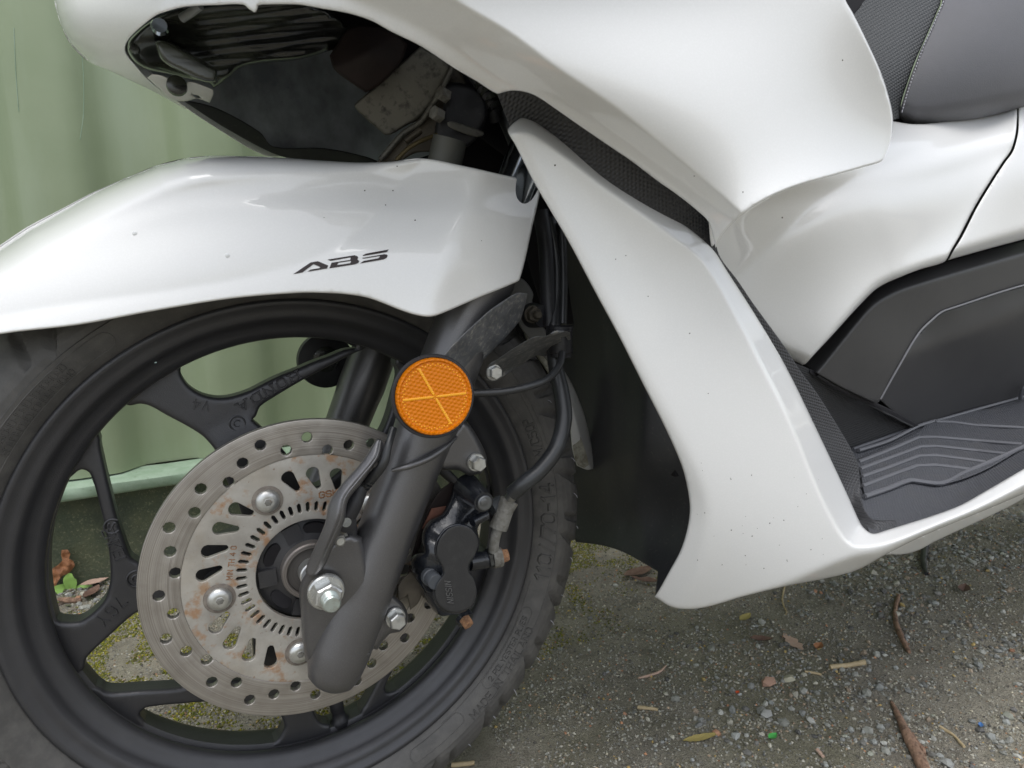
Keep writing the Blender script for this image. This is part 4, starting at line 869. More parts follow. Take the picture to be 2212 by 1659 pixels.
sheet('fender_stay', [(1112, 600), (1128, 602), (1142, 616), (1152, 636), (1150, 652), (1172, 700), (1205, 770), (1190, 790), (1150, 740), (1120, 700), (1100, 640)], -.045, mat('grey plastic stay', (.16, .16, .155), .5), S, h=6, er=(4, .002), thick=.01)
sheet('fender_stay', [(1125, 690), (1165, 712), (1190, 760), (1215, 800), (1224, 845), (1205, 850), (1180, 800), (1140, 740)], .02, WHITEIN, S, h=6, er=(4, .002), thick=.004)

# ---- inner dark shell between wheel and leg shield
sheet('inner_fender', [(1040, 190), (1110, 330), (1160, 420), (1180, 500), (1200, 700), (1222, 1000), (1238, 1150), (1244, 1171), (1300, 1178), (1345, 1192), (1385, 1213), (1421, 1235), (1415, 1290), (1440, 1303), (1475, 1290), (1700, 1100), (1700, 700), (1500, 450), (1300, 200), (1150, 150)],
      [(1100, 250, .06), (1222, 1000, .13), (1200, 700, .13), (1244, 1171, .10), (1300, 900, .05), (1330, 600, .02), (1420, 1000, -.04), (1420, 1235, -.055), (1420, 1295, -.105), (1600, 1000, -.10), (1600, 600, -.08), (1700, 1100, -.14), (1360, 1120, .02)], mat('dusty splash guard plastic', (.040, .041, .046), .5, 0, var=((7, .45, .68, (.085, .086, .09), .6, (1, 1, .3)), (300, .58, .72, (.14, .13, .115), .4)), bump=((500, .2, .0005),)), S, h=11, er=(4, .002), thick=.004,
      folds=[([(1385, 900), (1378, 1000), (1376, 1100), (1400, 1220)], .0006, 6, 1), ([(1300, 640), (1318, 900), (1322, 1050), (1330, 1190)], .0004, 6, -1)])
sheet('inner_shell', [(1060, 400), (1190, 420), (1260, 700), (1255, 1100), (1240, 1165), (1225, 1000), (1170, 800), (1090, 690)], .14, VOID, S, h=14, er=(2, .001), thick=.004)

# ---- leg shield
LS = [(1097, 279), (1104, 270), (1118, 259), (1130, 250), (1140, 250), (1152, 257), (1165, 267), (1266, 338), (1368, 410), (1440, 455), (1480, 486), (1525, 524), (1545, 545), (1571, 586), (1632, 681), (1700, 796), (1768, 935), (1808, 1020), (1836, 1080), (1852, 1116), (1866, 1140), (1886, 1152), (1915, 1145), (2061, 1097), (2130, 1060), (2212, 1012), (2400, 905), (2400, 960), (2300, 1022), (2212, 1066), (2123, 1104), (1998, 1156), (1919, 1195), (1853, 1231), (1800, 1246), (1690, 1268), (1600, 1290), (1540, 1308), (1492, 1316), (1450, 1311), (1414, 1289), (1425, 1272), (1447, 1232), (1470, 1189), (1485, 1140), (1490, 1097), (1484, 1050), (1472, 1005), (1440, 931), (1390, 832), (1334, 721), (1285, 630), (1226, 518), (1185, 448), (1151, 389), (1114, 315), (1098, 288)]
LD = [(1100, 300, -.152), (1180, 430, -.160), (1219, 345, -.164), (1300, 600, -.172), (1440, 510, -.186), (1450, 700, -.186), (1545, 615, -.197), (1450, 950, -.184), (1600, 830, -.204), (1632, 775, -.208), (1700, 910, -.219), (1500, 1100, -.184), (1600, 1100, -.205), (1768, 1074, -.231), (1700, 1180, -.219), (1840, 1186, -.242), (1420, 1285, -.150), (1500, 1300, -.166), (1690, 1250, -.208), (1940, 1170, -.244), (2040, 1132, -.246), (2212, 1052, -.244), (2400, 952, -.242)]
CRE = [(1085, 296), (1120, 286), (1150, 291), (1219, 338), (1300, 401), (1368, 449), (1440, 501), (1505, 550), (1543, 600), (1585, 675), (1632, 765), (1700, 901), (1768, 1064), (1812, 1150), (1840, 1178), (1880, 1180), (1940, 1166), (2040, 1126), (2111, 1097), (2212, 1046), (2400, 945)]
ls = sheet('leg_shield', LS, LD, WHITE, S, h=8, er=(5, .0028), thick=.004, deg=3, folds=[(CRE, .00045, 1.6, 1), ([(1700, 1262), (1836, 1206), (1900, 1192), (1990, 1152), (2111, 1102), (2212, 1053), (2400, 950)], .0006, 3, -1), ([(1330, 690), (1400, 820), (1475, 960), (1516, 1050), (1528, 1100), (1526, 1150), (1505, 1230), (1460, 1330)], .00018, 6, -1)])
lsY = SHEETS['leg_shield'][0]
specks('dirt_speck', [(rnd.uniform(1500, 1780), rnd.uniform(1000, 1240), rnd.choice([.0002, .00025, .0004])) for _ in range(26)]+[(1199, 357, .0007), (1352, 552, .0004), (1400, 640, .0004), (1580, 1145, .0005), (1625, 1158, .0005), (1663, 1130, .0005), (1700, 1210, .0004), (1610, 1200, .0004), (1560, 1220, .0004), (1330, 560, .0004), (1490, 720, .0005), (1530, 850, .0004)], lsY, ls, GRIME)
mirrored(ls, 'leg_shield')
sheet('under_cowl', [(1905, 1198), (1920, 1192), (1998, 1154), (2123, 1102), (2212, 1060), (2400, 950), (2400, 985), (2240, 1062), (2173, 1098), (2023, 1168), (1985, 1188), (1953, 1197)], [(1910, 1196, -.19), (2000, 1160, -.20), (2200, 1075, -.2), (2400, 970, -.2), (1953, 1196, -.185)], WHITE, S, h=8, er=(3, .0015), thick=.05)
# honeycomb inner edge
sheet('grip_strip', [(1074, 203), (1090, 198), (1108, 194), (1135, 196), (1165, 204), (1210, 232), (1260, 268), (1320, 312), (1378, 352), (1430, 390), (1478, 426), (1515, 460), (1538, 492), (1545, 520), (1556, 556), (1592, 604), (1626, 654), (1700, 756), (1728, 800), (1768, 854), (1819, 936), (1844, 980), (1854, 1004), (1858, 1040), (1861, 1080), (1870, 1105), (1886, 1122), (1935, 1124), (1935, 1152), (1900, 1160), (1880, 1162), (1850, 1150), (1760, 960), (1690, 820), (1560, 600), (1500, 530), (1430, 480), (1300, 390), (1180, 310), (1110, 300), (1098, 266)],
      [(1074, 204, -.148), (1110, 290, -.134), (1165, 204, -.160), (1300, 330, -.168), (1478, 430, -.180), (1540, 520, -.178), (1600, 620, -.172), (1560, 600, -.176), (1700, 760, -.168), (1700, 810, -.168), (1819, 936, -.170), (1780, 1000, -.176), (1858, 1050, -.184), (1830, 1090, -.188), (1850, 1150, -.212), (1888, 1130, -.220), (1935, 1140, -.2265)], HEX, S, h=8, er=(3, .0012), thick=.004)

# ---- front fairing
def top_up(P): return P
UF = [(118, -90), (118, 0), (124, 30), (135, 61), (152, 95), (190, 132), (237, 153), (288, 177), (338, 201), (400, 236), (404, 232), (345, 192), (318, 170), (290, 138), (274, 118), (270, 105), (274, 92), (282, 80), (305, 58), (338, 33), (360, 25), (399, 15), (470, 11), (525, 10), (538, 20), (551, 28), (556, 20), (558, 10), (643, 10), (691, 18), (752, 29), (800, 44), (844, 68), (911, 101), (979, 146), (1030, 176), (1074, 203), (1088, 199), (1107, 196), (1131, 198), (1159, 208), (1201, 236), (1248, 269), (1306, 309), (1365, 349), (1416, 388), (1463, 421), (1507, 456), (1531, 480), (1540, 508), (1546, 536), (1561, 508), (1580, 485), (1605, 463), (1649, 433), (1717, 403), (1801, 379), (1869, 360), (1904, 349), (1912, 336), (1922, 310), (1928, 285), (1929, 254), (1923, 220), (1903, 156), (1869, 81), (1842, 27), (1826, -4), (1790, -90)]
UD = [(118, 0, -.0), (118, -90, 0), (200, 40, -.045), (200, 130, -.035), (280, -60, -.09), (270, 105, -.045), (320, 0, -.10), (300, 177, .0), (345, 196, .02), (400, 234, .045), (500, -60, -.150), (508, 10, -.140), (650, 8, -.155), (700, -60, -.180), (752, 29, -.178), (844, 68, -.184), (911, 101, -.187), (979, 146, -.187), (1074, 201, -.184), (1107, 198, -.188), *[(x_, y_, -.181-3.46e-5*x_+1.68e-5*y_) for x_, y_ in ((986, -5), (1097, 60), (1199, 138), (1334, 230), (1440, 318), (1530, 392), (1600, 452), (1200, 0), (1350, 100), (1500, 100), (1500, 250), (1650, 150), (1650, 320), (1800, 100), (1800, 280), (1900, 200), (1904, 345), (1800, 0), (1500, 0), (1350, 0), (1700, -80), (1200, -80), (1450, -80))], (1300, 306, -.205), (1463, 421, -.214), (1539, 508, -.217), (860, -90, -.208), (800, -60, -.193)]
uf = sheet('front_fairing', UF, UD, WHITE, S, h=9, er=(5, .0025), thick=.004, deg=4, corner=60, folds=[
      ([(860, -90), (986, 0), (1097, 66), (1199, 142), (1334, 234), (1440, 322), (1530, 397), (1600, 458)], .00022, 1.6, -1),
      ([(720, -20), (789, 8), (894, 56), (996, 117), (1080, 171), (1118, 187), (1165, 200), (1233, 234), (1330, 290), (1440, 364), (1550, 450)], -.00020, 4, -1)],
      rolls=[([(118, -90), (118, 0), (124, 30), (135, 61), (152, 95), (190, 132)], 50, .03)])
ufY = SHEETS['front_fairing'][0]
specks('dirt_speck', [(1820, 130, .0005), (1605, 415, .0004), (1500, 380, .0004), (1690, 470, .0005), (303, 93, .0004)], ufY, uf, GRIME)
sheet('front_fairing', [(420, -260), (700, -300), (1200, -300), (1700, -300), (1700, 100), (1400, 300), (1100, 60), (900, -30), (600, -40), (440, -60)], [(440, -60, .10), (420, -260, .10), (700, -60, .2), (1000, -60, .24), (1700, 0, .24), (1400, 300, .2)], WHITE, S, h=40, er=(3, .001), thick=.004)
# far rim and inside of the nose
sheet('far_cowl', [(262, 96), (276, 122), (318, 173), (382, 220), (474, 281), (572, 336), (640, 338), (700, 360), (850, 380), (1000, 300), (1100, 150), (900, 0), (600, -60), (350, -40), (285, 60)], [(265, 105, .0), (318, 173, .025), (382, 220, .05), (474, 281, .085), (572, 336, .12), (700, 345, .15), (1000, 200, .17), (600, 0, .10), (300, 20, .01), (600, -60, .08)], WHITE, S, h=12, er=(2, .0012), thick=.004)
sheet('cowl_liner', [(288, 96), (336, 168), (400, 217), (486, 271), (588, 327), (640, 330), (700, 348), (850, 368), (1000, 300), (1100, 150), (900, 0), (600, -60), (350, -40), (290, 60)], [(275, 105, -.005), (318, 173, .018), (382, 220, .042), (474, 281, .077), (572, 336, .112), (700, 345, .14), (1000, 200, .16), (600, 0, .09), (300, 20, .0), (600, -60, .07)], LINER, S, h=12, er=(2, .0012), thick=.003)
sheet('cowl_lip', [(396, 218), (410, 218), (470, 234), (560, 284), (590, 316), (700, 320), (790, 338), (830, 354), (760, 368), (640, 346), (586, 330), (482, 274)], [(400, 225, .038), (572, 330, .105), (700, 340, .13), (820, 360, .13)], BLK, S, h=8, er=(3, .0015), thick=.004)
sheet('headlight_case', [(276, 108), (281, 84), (340, 36), (400, 18), (520, 4), (660, 4), (722, 30), (752, 60), (740, 95), (706, 112), (640, 130), (560, 138), (516, 150), (486, 176), (462, 190), (450, 180), (410, 172), (360, 160), (318, 150), (290, 132)], [(280, 110, -.03), (400, 100, -.04), (500, 60, -.05), (700, 70, -.05), (480, 170, -.02), (640, 10, -.07), (320, 150, -.01)], BLKG, S, h=6, er=(10, .012), thick=.03,
      bumps=lambda P, d: .0008*np.sin((P[:, 1]+.12*P[:, 0])/3.6)*np.clip((P[:, 0]-400)/60, 0, 1)+.003*np.array([mnoise.noise(Vector((x/130, y/30, 0))) for x, y in P]))
sheet('headlight_case', [(334, 90), (352, 84), (420, 120), (470, 150), (468, 178), (440, 176), (400, 160), (350, 130)], -.065, BLKG, S, h=6, er=(8, .008), thick=.02)
MB().tube([at(392, 40, -.075), at(415, 25, -.08), at(432, 12, -.085)], .0025, 10, 4).build('wire', mat('grey wire', (.2, .21, .2), .4), S)
MB().rev(at(345, 58, -.07), NY, [(0, .005), (.003, .004)], 14).build('case_screw', CHROME, S)
MB().rev(at(291, 106, -.05), NY, [(0, .003), (.002, .0025)], 12).build('case_screw', BLKG, S)
b = sheet('cowl_tab', [(318, 168), (330, 160), (362, 168), (372, 182), (386, 192), (400, 186), (404, 176), (420, 178), (460, 193), (461, 204), (453, 222), (440, 217), (424, 213), (400, 219), (372, 214), (345, 192)], [(330, 165, -.02), (460, 205, -.02), (372, 214, .0)], mat('off white inner plastic', (.62, .62, .57), .4, coat=.3), S, holes=[[(414, 204), (428, 206), (436, 213), (424, 212)]], h=5, er=(3, .0015), thick=.004)
MB().rev(at(382, 186, -.024), NY, [(0, .0064), (.003, .006), (.0034, .0045)], 24).build('rubber_plug', BLKG, b)
sheet('horn_case', [(712, 120), (728, 96), (752, 62), (800, 56), (860, 75), (880, 96), (868, 130), (838, 168), (808, 192), (790, 200), (760, 180), (722, 150)], [(720, 120, -.05), (800, 120, -.068), (860, 90, -.06), (800, 190, -.055)], BROWN, S, h=6, er=(6, .004), thick=.03, folds=[([(700, 150), (760, 130), (880, 60)], .0002, 3, 1)])
br = sheet('steering_bracket', [(766, 226), (772, 220), (908, 100), (950, 124), (977, 142), (962, 176), (940, 214), (912, 256), (884, 268), (846, 290), (832, 292), (790, 256), (768, 234)], [(770, 226, -.03), (908, 100, -.05), (977, 142, -.055), (840, 290, -.03)], OLDM, S, h=6, er=(4, .0025), thick=.004, folds=[([(980, 130), (930, 225), (884, 268), (800, 350)], .0004, 2, 1)])
sheet('steering_bracket', [(975, 140), (990, 150), (1010, 185), (1016, 215), (985, 300), (960, 330), (900, 330), (860, 350), (812, 352), (884, 274), (912, 258), (944, 212)], [(975, 140, -.046), (1010, 210, -.05), (860, 340, -.03)], OLDT, S, h=6, er=(4, .0025), thick=.004)
MB().tube([at(978, 144, -.058), at(955, 190, -.054), at(926, 240, -.046), at(908, 264, -.04), at(870, 290, -.035), at(822, 345, -.03)], .0022, 10, 6).build('bracket_seam', OLDM, br)
b = MB(); b.tube([at(876, 306, -.052), at(908, 282, -.055)], .0042, 16, 0, flat=.6); b.build('weld_bead', OLDT, S)
b = MB(); b.tube([at(856, 346, -.055), at(880, 322, -.056), at(910, 304, -.057), at(945, 291, -.056)], .0016, 10, 6); b.build('cable_strip', mat('brass tint', (.14, .11, .055), .45, .5), S)
sheet('stem_clamp', [(955, 188), (975, 178), (1020, 186), (1046, 210), (1052, 250), (1030, 300), (1010, 318), (952, 305), (938, 290), (944, 258), (956, 240)], [(950, 240, -.058), (1000, 200, -.062), (1030, 260, -.07), (1000, 310, -.066)], BLK, S, h=6, er=(8, .006), thick=.03, bumps=lambda P, d: .002*np.array([mnoise.noise(Vector((x/60, y/60, 3))) for x, y in P]))
for (x, y) in ((956, 203), (943, 246)): MB().rev(at(x, y, -.064), np.array([-.9, -.35, .25]), [(-.004, .0052), (.003, .0050), (.0036, .0040)], 6, .5).build('clamp_bolt', CRUST, S, 30)
sheet('clamp_tab', [(966, 264), (975, 262), (1010, 272), (1044, 284), (1046, 292), (1030, 296), (985, 282), (968, 272)], -.074, OLDM, S, h=5, er=(2, .001), thick=.003)
MB().tube([at(972, 300, -.06), at(955, 380, -.055)], .0125, 30, 0).build('steering_stem', mat('dull grey sleeve', (.13, .132, .12), .5, .2), S, 40)
MB().tube([at(1040, 130, -.05), at(1064, 190, -.052), at(1085, 240, -.055), at(1110, 300, -.06), at(1140, 380, -.06)], .0058, 14, 6).build('wiring_loom', HOSE, S)
MB().tube([at(1000, 130, -.06), at(1035, 180, -.066), at(1062, 232, -.066), at(1070, 260, -.062)], .0045, 14, 6).build('wiring_loom', BLK, S)
for k in range(4): MB().rev(at(1040+k*9, 178+k*17, -.066), np.array([.3, -.4, -.8]), [(0, .0066), (.004, .0066)], 10).build('cable_tie', BLKG, S)
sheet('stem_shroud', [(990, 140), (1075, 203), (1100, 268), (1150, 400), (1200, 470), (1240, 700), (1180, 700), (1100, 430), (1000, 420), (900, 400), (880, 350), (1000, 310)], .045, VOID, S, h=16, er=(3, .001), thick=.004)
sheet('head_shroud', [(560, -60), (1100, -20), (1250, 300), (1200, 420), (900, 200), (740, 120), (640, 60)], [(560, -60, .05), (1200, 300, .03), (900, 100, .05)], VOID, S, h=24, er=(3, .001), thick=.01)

# ---- side covers, trim, floor, seat
SC_ = [(1530, 470), (1600, 420), (1717, 370), (1860, 330), (1915, 260), (1930, 262), (1971, 268), (2018, 266), (2106, 252), (2196.5, 232), (2197, 245), (2195, 280), (2190, 306), (2182, 328), (2166, 350), (2135, 398), (2105, 448), (2074, 508), (2055, 540), (2043, 563), (2030, 570), (1985, 583), (1937, 602), (1910, 614), (1886, 630), (1845, 672), (1801, 721), (1755, 770), (1740, 786), (1732, 789), (1722, 783), (1700, 768), (1640, 690), (1585, 610), (1540, 545)]
SD = [(1560, 520, -.178), (1610, 440, -.182), (1720, 395, -.184), (1906, 340, -.186), (1700, 470, -.168), (1620, 545, -.156), (1585, 610, -.150), (1660, 710, -.148), (1800, 405, -.178), (1980, 275, -.150), (2196, 235, -.160), (2100, 300, -.172), (2190, 306, -.182), (1960, 380, -.180), (2105, 448, -.184), (1830, 420, -.186), (1740, 520, -.178), (1670, 620, -.165), (1900, 500, -.186), (2043, 563, -.182), (1740, 786, -.152), (1886, 625, -.178), (1780, 640, -.172)]
sf = [([(2400, 300), (2180, 330), (2050, 372), (1900, 404), (1820, 416)], -.00030, 8, -1),
      ([(1920, 352), (1860, 378), (1800, 413), (1700, 490), (1585, 600), (1550, 640)], -.00030, 4, 1), ([(1905, 400), (1830, 430), (1740, 500), (1620, 620), (1580, 670)], .00018, 10, 1),
      ([(1736, 800), (1792, 722), (1886, 616), (1937, 590), (2043, 552), (2300, 490)], .00055, 3, -1), ([(1690, 745), (1742, 768)], .0003, 3, -1)]
sd = sheet('side_cover', SC_, SD, WHITE, S, h=8, er=(5, .0022), thick=.004, folds=sf, deg=4)
sheet('side_cover', [(2200.5, 232), (2300, 205), (2420, 170), (2420, 470), (2300, 492), (2212, 517), (2130, 539), (2048, 562), (2060, 541), (2079, 510), (2110, 449), (2140, 399), (2171, 351), (2187, 329), (2195, 306), (2199.5, 280)], [(2200, 235, -.160), (2194, 306, -.184), (2110, 449, -.186), (2048, 560, -.178), (2400, 200, -.16), (2400, 330, -.19), (2400, 460, -.18), (2250, 420, -.190)], WHITE, S, h=8, er=(4, .002), thick=.004,
      folds=[([(2030, 550), (2212, 497), (2400, 448)], .00055, 3, -1), ([(2400, 300), (2190, 330)], -.0002, 8, -1)])
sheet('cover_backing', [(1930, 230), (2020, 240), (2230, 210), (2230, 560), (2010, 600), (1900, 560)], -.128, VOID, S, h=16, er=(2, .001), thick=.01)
sheet('side_trim', [(1737, 788), (1801, 722), (1847, 672), (1886, 631), (1911, 614), (1937, 603), (2038, 568), (2212, 520), (2420, 470), (2420, 570), (2212, 615), (2080, 656), (2055, 665), (2036, 672), (2020, 684), (1983, 720), (1960, 758), (1937, 798), (1918, 832), (1900, 866), (1893, 872), (1820, 838), (1774, 812), (1752, 799)],
      [(1780, 800, -.154), (1862, 690, -.163), (1905, 650, -.166), (1971, 620, -.169), (2212, 548, -.174), (2420, 490, -.178), (2420, 560, -.176), (2100, 640, -.170), (1980, 700, -.165), (1895, 868, -.154), (1900, 750, -.162)], TRIM, S, h=7, er=(2.5, .0012), thick=.004, corner=60,
      folds=[([(1760, 810), (1776, 791), (1862, 684), (1885, 660), (1903, 647), (1935, 630), (1971, 617), (2212, 546), (2420, 488)], .0008, 2, 1)])
sheet('centre_tunnel', [(1901, 864), (1938, 799), (1961, 759), (1984, 721), (2021, 685), (2037, 674), (2056, 667), (2212, 617), (2420, 572), (2420, 800), (2201, 862), (1985, 922), (1940, 900)], [(1905, 862, -.142), (1984, 722, -.152), (2056, 668, -.156), (2420, 572, -.160), (2420, 800, -.11), (1985, 920, -.112), (2200, 850, -.112), (2200, 740, -.140), (2050, 800, -.135)], TRIM, S, h=7, er=(3, .0016), thick=.004, corner=60,
      folds=[([(2020, 745), (2110, 715), (2212, 672), (2420, 590)], .00035, 6, 1)])
MB().tube([at(1902, 862, -.1545), at(1938, 798, -.1605), at(1984, 721, -.1650), at(2021, 684, -.1675), at(2036, 673, -.1682), at(2055, 666, -.1688), at(2212, 616, -.1735), at(2420, 571, -.1765)], .0009, 8, 8).build('trim_bead', mat('worn grey edge', (.2, .2, .215), .4), S)
sheet('tunnel_front', [(1722, 786), (1752, 799), (1820, 838), (1895, 872), (1940, 900), (1976, 923), (1960, 932), (1905, 950), (1838, 972), (1800, 930), (1740, 840), (1700, 780)], [(1730, 795, -.150), (1976, 921, -.112), (1838, 970, -.122), (1760, 860, -.14)], HEXF, S, h=7, er=(2, .001), thick=.004)
sheet('tunnel_lip', [(1750, 797), (1820, 836), (1893, 870), (1940, 893), (1988, 920), (1976, 925), (1940, 905), (1888, 878), (1815, 846), (1748, 806)], [(1752, 799, -.1485), (1893, 874, -.146), (1985, 921, -.1165), (1800, 750, -.1485), (1850, 930, -.135), (1940, 830, -.142)], VOID, S, h=5, er=(1.5, .0008), thick=.003)
MB().tube([at(1766, 812, -.150), at(1890, 880, -.143), at(1972, 922, -.118)], .0011, 8, 6).build('trim_bead', HEXF, S)
ZF = .262
FLC = [(1838, 968, -.122), (1985, 921, -.112), (2201, 860, -.110), (2420, 800, -.110), (1862, 1080, -.190), (1875, 1150, -.224), (2061, 1108, -.228), (2212, 1022, -.226), (2420, 905, -.226), (2020, 1010, -.170)]
flY = TPS([(a, b_) for a, b_, _ in FLC], np.array([c for _, _, c in FLC]), 1e-4)
def fz(px, py, up=0.):
    P = np.array([[px, py]], float); q = at(px, py, float(flY(P)[0])); return q+np.array([0, -up*.3, up])
floor = sheet('floorboard', [(1838, 968), (1905, 950), (1985, 921), (2201, 860), (2420, 800), (2420, 908), (2212, 1022), (2130, 1068), (2061, 1107), (1915, 1154), (1880, 1155), (1862, 1100), (1850, 1010)], lambda P: flY(P), MAT_, S, h=8, er=(0, 0), thick=.006)
sheet('floor_mat', [(1842, 996), (1982, 932), (2015, 905), (2201, 870), (2420, 812), (2420, 860), (2212, 968), (2120, 1020), (2032, 1048), (1976, 1042), (1950, 1044), (1868, 1078), (1862, 1050), (1856, 1015)], lambda P: flY(P)-.004, MAT_, floor, h=8, er=(3, .0022), thick=.004)
c6 = lambda L: [fz(1463.04+.3385*x, 518.4+.3385*y, .0030) for x, y in L]
for L in ([(1150, 1435), (1340, 1360), (1530, 1278), (1640, 1276), (1900, 1298), (2190, 1322)], [(1160, 1480), (1345, 1410), (1540, 1338), (1640, 1334), (1880, 1360), (2100, 1385)], [(1170, 1530), (1350, 1466), (1530, 1397), (1640, 1394), (1800, 1414), (1960, 1436)], [(1175, 1590), (1350, 1522), (1520, 1460), (1640, 1456), (1760, 1470), (1870, 1484)], [(1640, 1177), (1750, 1180), (1900, 1200), (2212, 1216), (2600, 1240)], [(1150, 1362), (1340, 1300), (1530, 1205), (1640, 1170)]):
    MB().tube(c6(L), .0018, 8, 6, cn=8).build('mat_rib', MATR, floor)
MB().tube([fz(1463+.3385*x, 518.4+.3385*y, .0022) for x, y in [(1190, 1652), (1340, 1600), (1480, 1548), (1540, 1556), (1680, 1568), (1830, 1500), (2212, 1330), (2600, 1140)]], .0022, 8, 6).build('mat_border', MATR, floor)
MB().tube([fz(1842, 972, .001), fz(1905, 950, .001), fz(1985, 922, .001), fz(2201, 861, .001), fz(2420, 801, .001)], .0016, 8, 6).build('mat_border', MATR, floor)
MB().tube([at(2204, 862, -.117), at(2206, 850, -.12), at(2214, 836, -.124), at(2230, 830, -.125)], .002, 8, 5).build('pedal_edge', MATR, S)
# seat
seat = sheet('seat', [(2020, -60), (2035, 0), (2022, 34), (2005, 75), (1990, 105), (1978, 136), (1963, 176), (1950, 217), (1942, 250), (1952, 266), (1971, 274), (2018, 273), (2106, 260), (2200, 238), (2300, 212), (2420, 178), (2420, -60)], [(2030, 0, -.118), (1950, 217, -.140), (1945, 250, -.142), (2000, 150, -.152), (2100, 0, -.150), (2100, 240, -.166), (2300, 200, -.17), (2250, 60, -.17), (2400, -60, -.16), (2400, 170, -.17)], SEATM, S, h=8, er=(6, .006), thick=.05, deg=2, rolls=[([(1945, 262), (1971, 274), (2018, 273), (2106, 260), (2200, 238), (2300, 212), (2420, 178)], 46, .020)])
seY = SHEETS['seat'][0]
sheet('seat_front_panel', [(1830, -60), (1862, -3), (1845, 30), (1800, 60), (1850, 200), (1925, 262), (1942, 256), (1948, 217), (1962, 174), (1976, 134), (2003, 74), (2022, 30), (2032, 0), (2020, -60)], [(1870, 0, -.09), (1850, 60, -.1), (2018, 10, -.120), (1935, 250, -.136), (1870, 200, -.13), (1960, 150, -.134)], SEATT, seat, h=7, er=(3, .002), thick=.04)
b = MB(); ST = cr([(2041, -4), (2030, 22), (2010, 68), (1996, 98), (1984, 130), (1968, 176), (1956, 214), (1948, 244)], 60, False, 170)
L_ = np.concatenate([[0], np.cumsum(np.hypot(*np.diff(ST, axis=0).T))])
for s0 in np.arange(0, L_[-1]-4, 7.2):
    P = np.array([[np.interp(s0+q, L_, ST[:, 0]), np.interp(s0+q, L_, ST[:, 1])] for q in (0, 2.3, 4.6)]); Y = seY(P)
    b.tube([at(P[i][0], P[i][1], Y[i]-(.0007 if i == 1 else .0002)+.0004) for i in range(3)], .00045, 6, 2)
b.build('seat_stitching', THREAD, seat, kind='stuff')
sheet('seat_hinge_cover', [(1915, 250), (1930, 262), (1950, 274), (1962, 277), (1958, 286), (1944, 290), (1930, 302), (1918, 320)], -.128, BLK, S, h=5, er=(3, .002), thick=.02)
# ---- core behind the panels, so nothing is hollow; added cap blocks sky light
MB().box((.20, 0, .705), (.26, 0, 0), (0, .235, 0), (0, 0, .012)).build('sky_block_cap', WHITE, S)  # unseen cap, added to shut sky light out of the nose cavity
MB().box((.13, 0, .688), (.22, 0, 0), (0, .20, 0), (0, 0, .004)).build('sky_block_lining', VOID, S)  # dark underside of the added cap
MB().box((.62, 0, .42), (.20, 0, 0), (0, .085, 0), (0, 0, .12)).box((.50, 0, .30), (.16, 0, 0), (0, .05, 0), (0, 0, .04)).box((1.05, 0, .38), (.40, 0, 0), (0, .11, 0), (0, 0, .16)).box((.42, 0, .62), (.14, 0, .0), (0, .09, 0), (0, 0, .10)).build('frame_core', VOID, S)

# ------------------------------------------------------------------ litter on the ground
def gp(px, py, up=0.):
    p = atz(px, py, 0.); p = atz(px, py, gh(p[0], p[1])); return p+np.array([0, 0, up])
def place(name, b, m, label, cat, group=None, deg=40):
    V = np.array(b.v); o0 = np.array([V[:, 0].mean(), V[:, 1].mean(), V[:, 2].min()]); b.v = [tuple(v) for v in V-o0]
    o = b.build(name, m, None, deg); o.location = o0; return tag(o, label, cat, group)
def leaf(c, L_, W_, ang_, m=None, curl=.3, lobes=0, tilt=(0, 0), n=14, stem=0, b=None, up=None):
    """a thin leaf blade along ang_, with outline, fold and curl"""
    b = b or MB(); V = []; F = []; ca, sa = math.cos(ang_), math.sin(ang_)
    for i in range(n+1):
        s = i/n; w_ = W_*math.sin(math.pi*min(1, s*1.02))**.75*(1-.25*s)
        if lobes: w_ *= .55+.45*abs(math.cos(s*math.pi*lobes))
        w_ = max(w_, .0003)
        for j in (-1, -.5, 0, .5, 1):
            x = (s-.5)*L_; y = j*w_*.5; z = curl*(abs(j)*w_*.5+(s-.5)**2*L_)+.0006*mnoise.noise(Vector((x*300, y*300, c[0]*50)))
            z += tilt[0]*x+tilt[1]*y; V.append((c[0]+x*ca-y*sa, c[1]+x*sa+y*ca, c[2]+z))
    K = 5
    F = [(i*K+j, (i+1)*K+j, (i+1)*K+j+1, i*K+j+1) for i in range(n) for j in range(K-1)]
    Vb = [(x, y, z-.0003) for x, y, z in V]; N_ = len(V); b.add(V+Vb, F+[tuple(q+N_ for q in f)[::-1] for f in F])
    if stem: b.tube([(c[0]-L_/2*ca, c[1]-L_/2*sa, c[2]+curl*L_*.25), (c[0]-(L_/2+stem)*ca, c[1]-(L_/2+stem)*sa, c[2]+.001)], .0005, 6, 0)
    return b
def stick(pts, r, m, name, label, cat='twig', group=None, knots=0):
    P = [gp(x, y, r[i] if not np.isscalar(r) else r) for i, (x, y) in enumerate(pts)]
    b = MB().tube(P, r, 9, 6)
    for v in range(len(b.v)):
        x, y, z = b.v[v]; k = 1+.0; q = mnoise.noise(Vector((x*160, y*160, z*400)))*(r[0] if not np.isscalar(r) else r)*.45; b.v[v] = (x+q, y-q*.5, z+q*.6)
    return place(name, b, m, label, cat, group, 60)
stick([(1941, 1290), (1934, 1318), (1934, 1345), (1944, 1375), (1955, 1398), (1964, 1412)], [.0024, .0026, .0030, .0034, .0030, .002], BARK, 'twig', 'short curved brown twig lying on the ground right of the leg shield tip')
stick([(1925, 1518), (1942, 1556), (1960, 1600), (1985, 1650), (2010, 1700)], [.0014, .0034, .0050, .0056, .005], BARK, 'twig', 'thick split brown twig running out of the bottom edge of the picture')
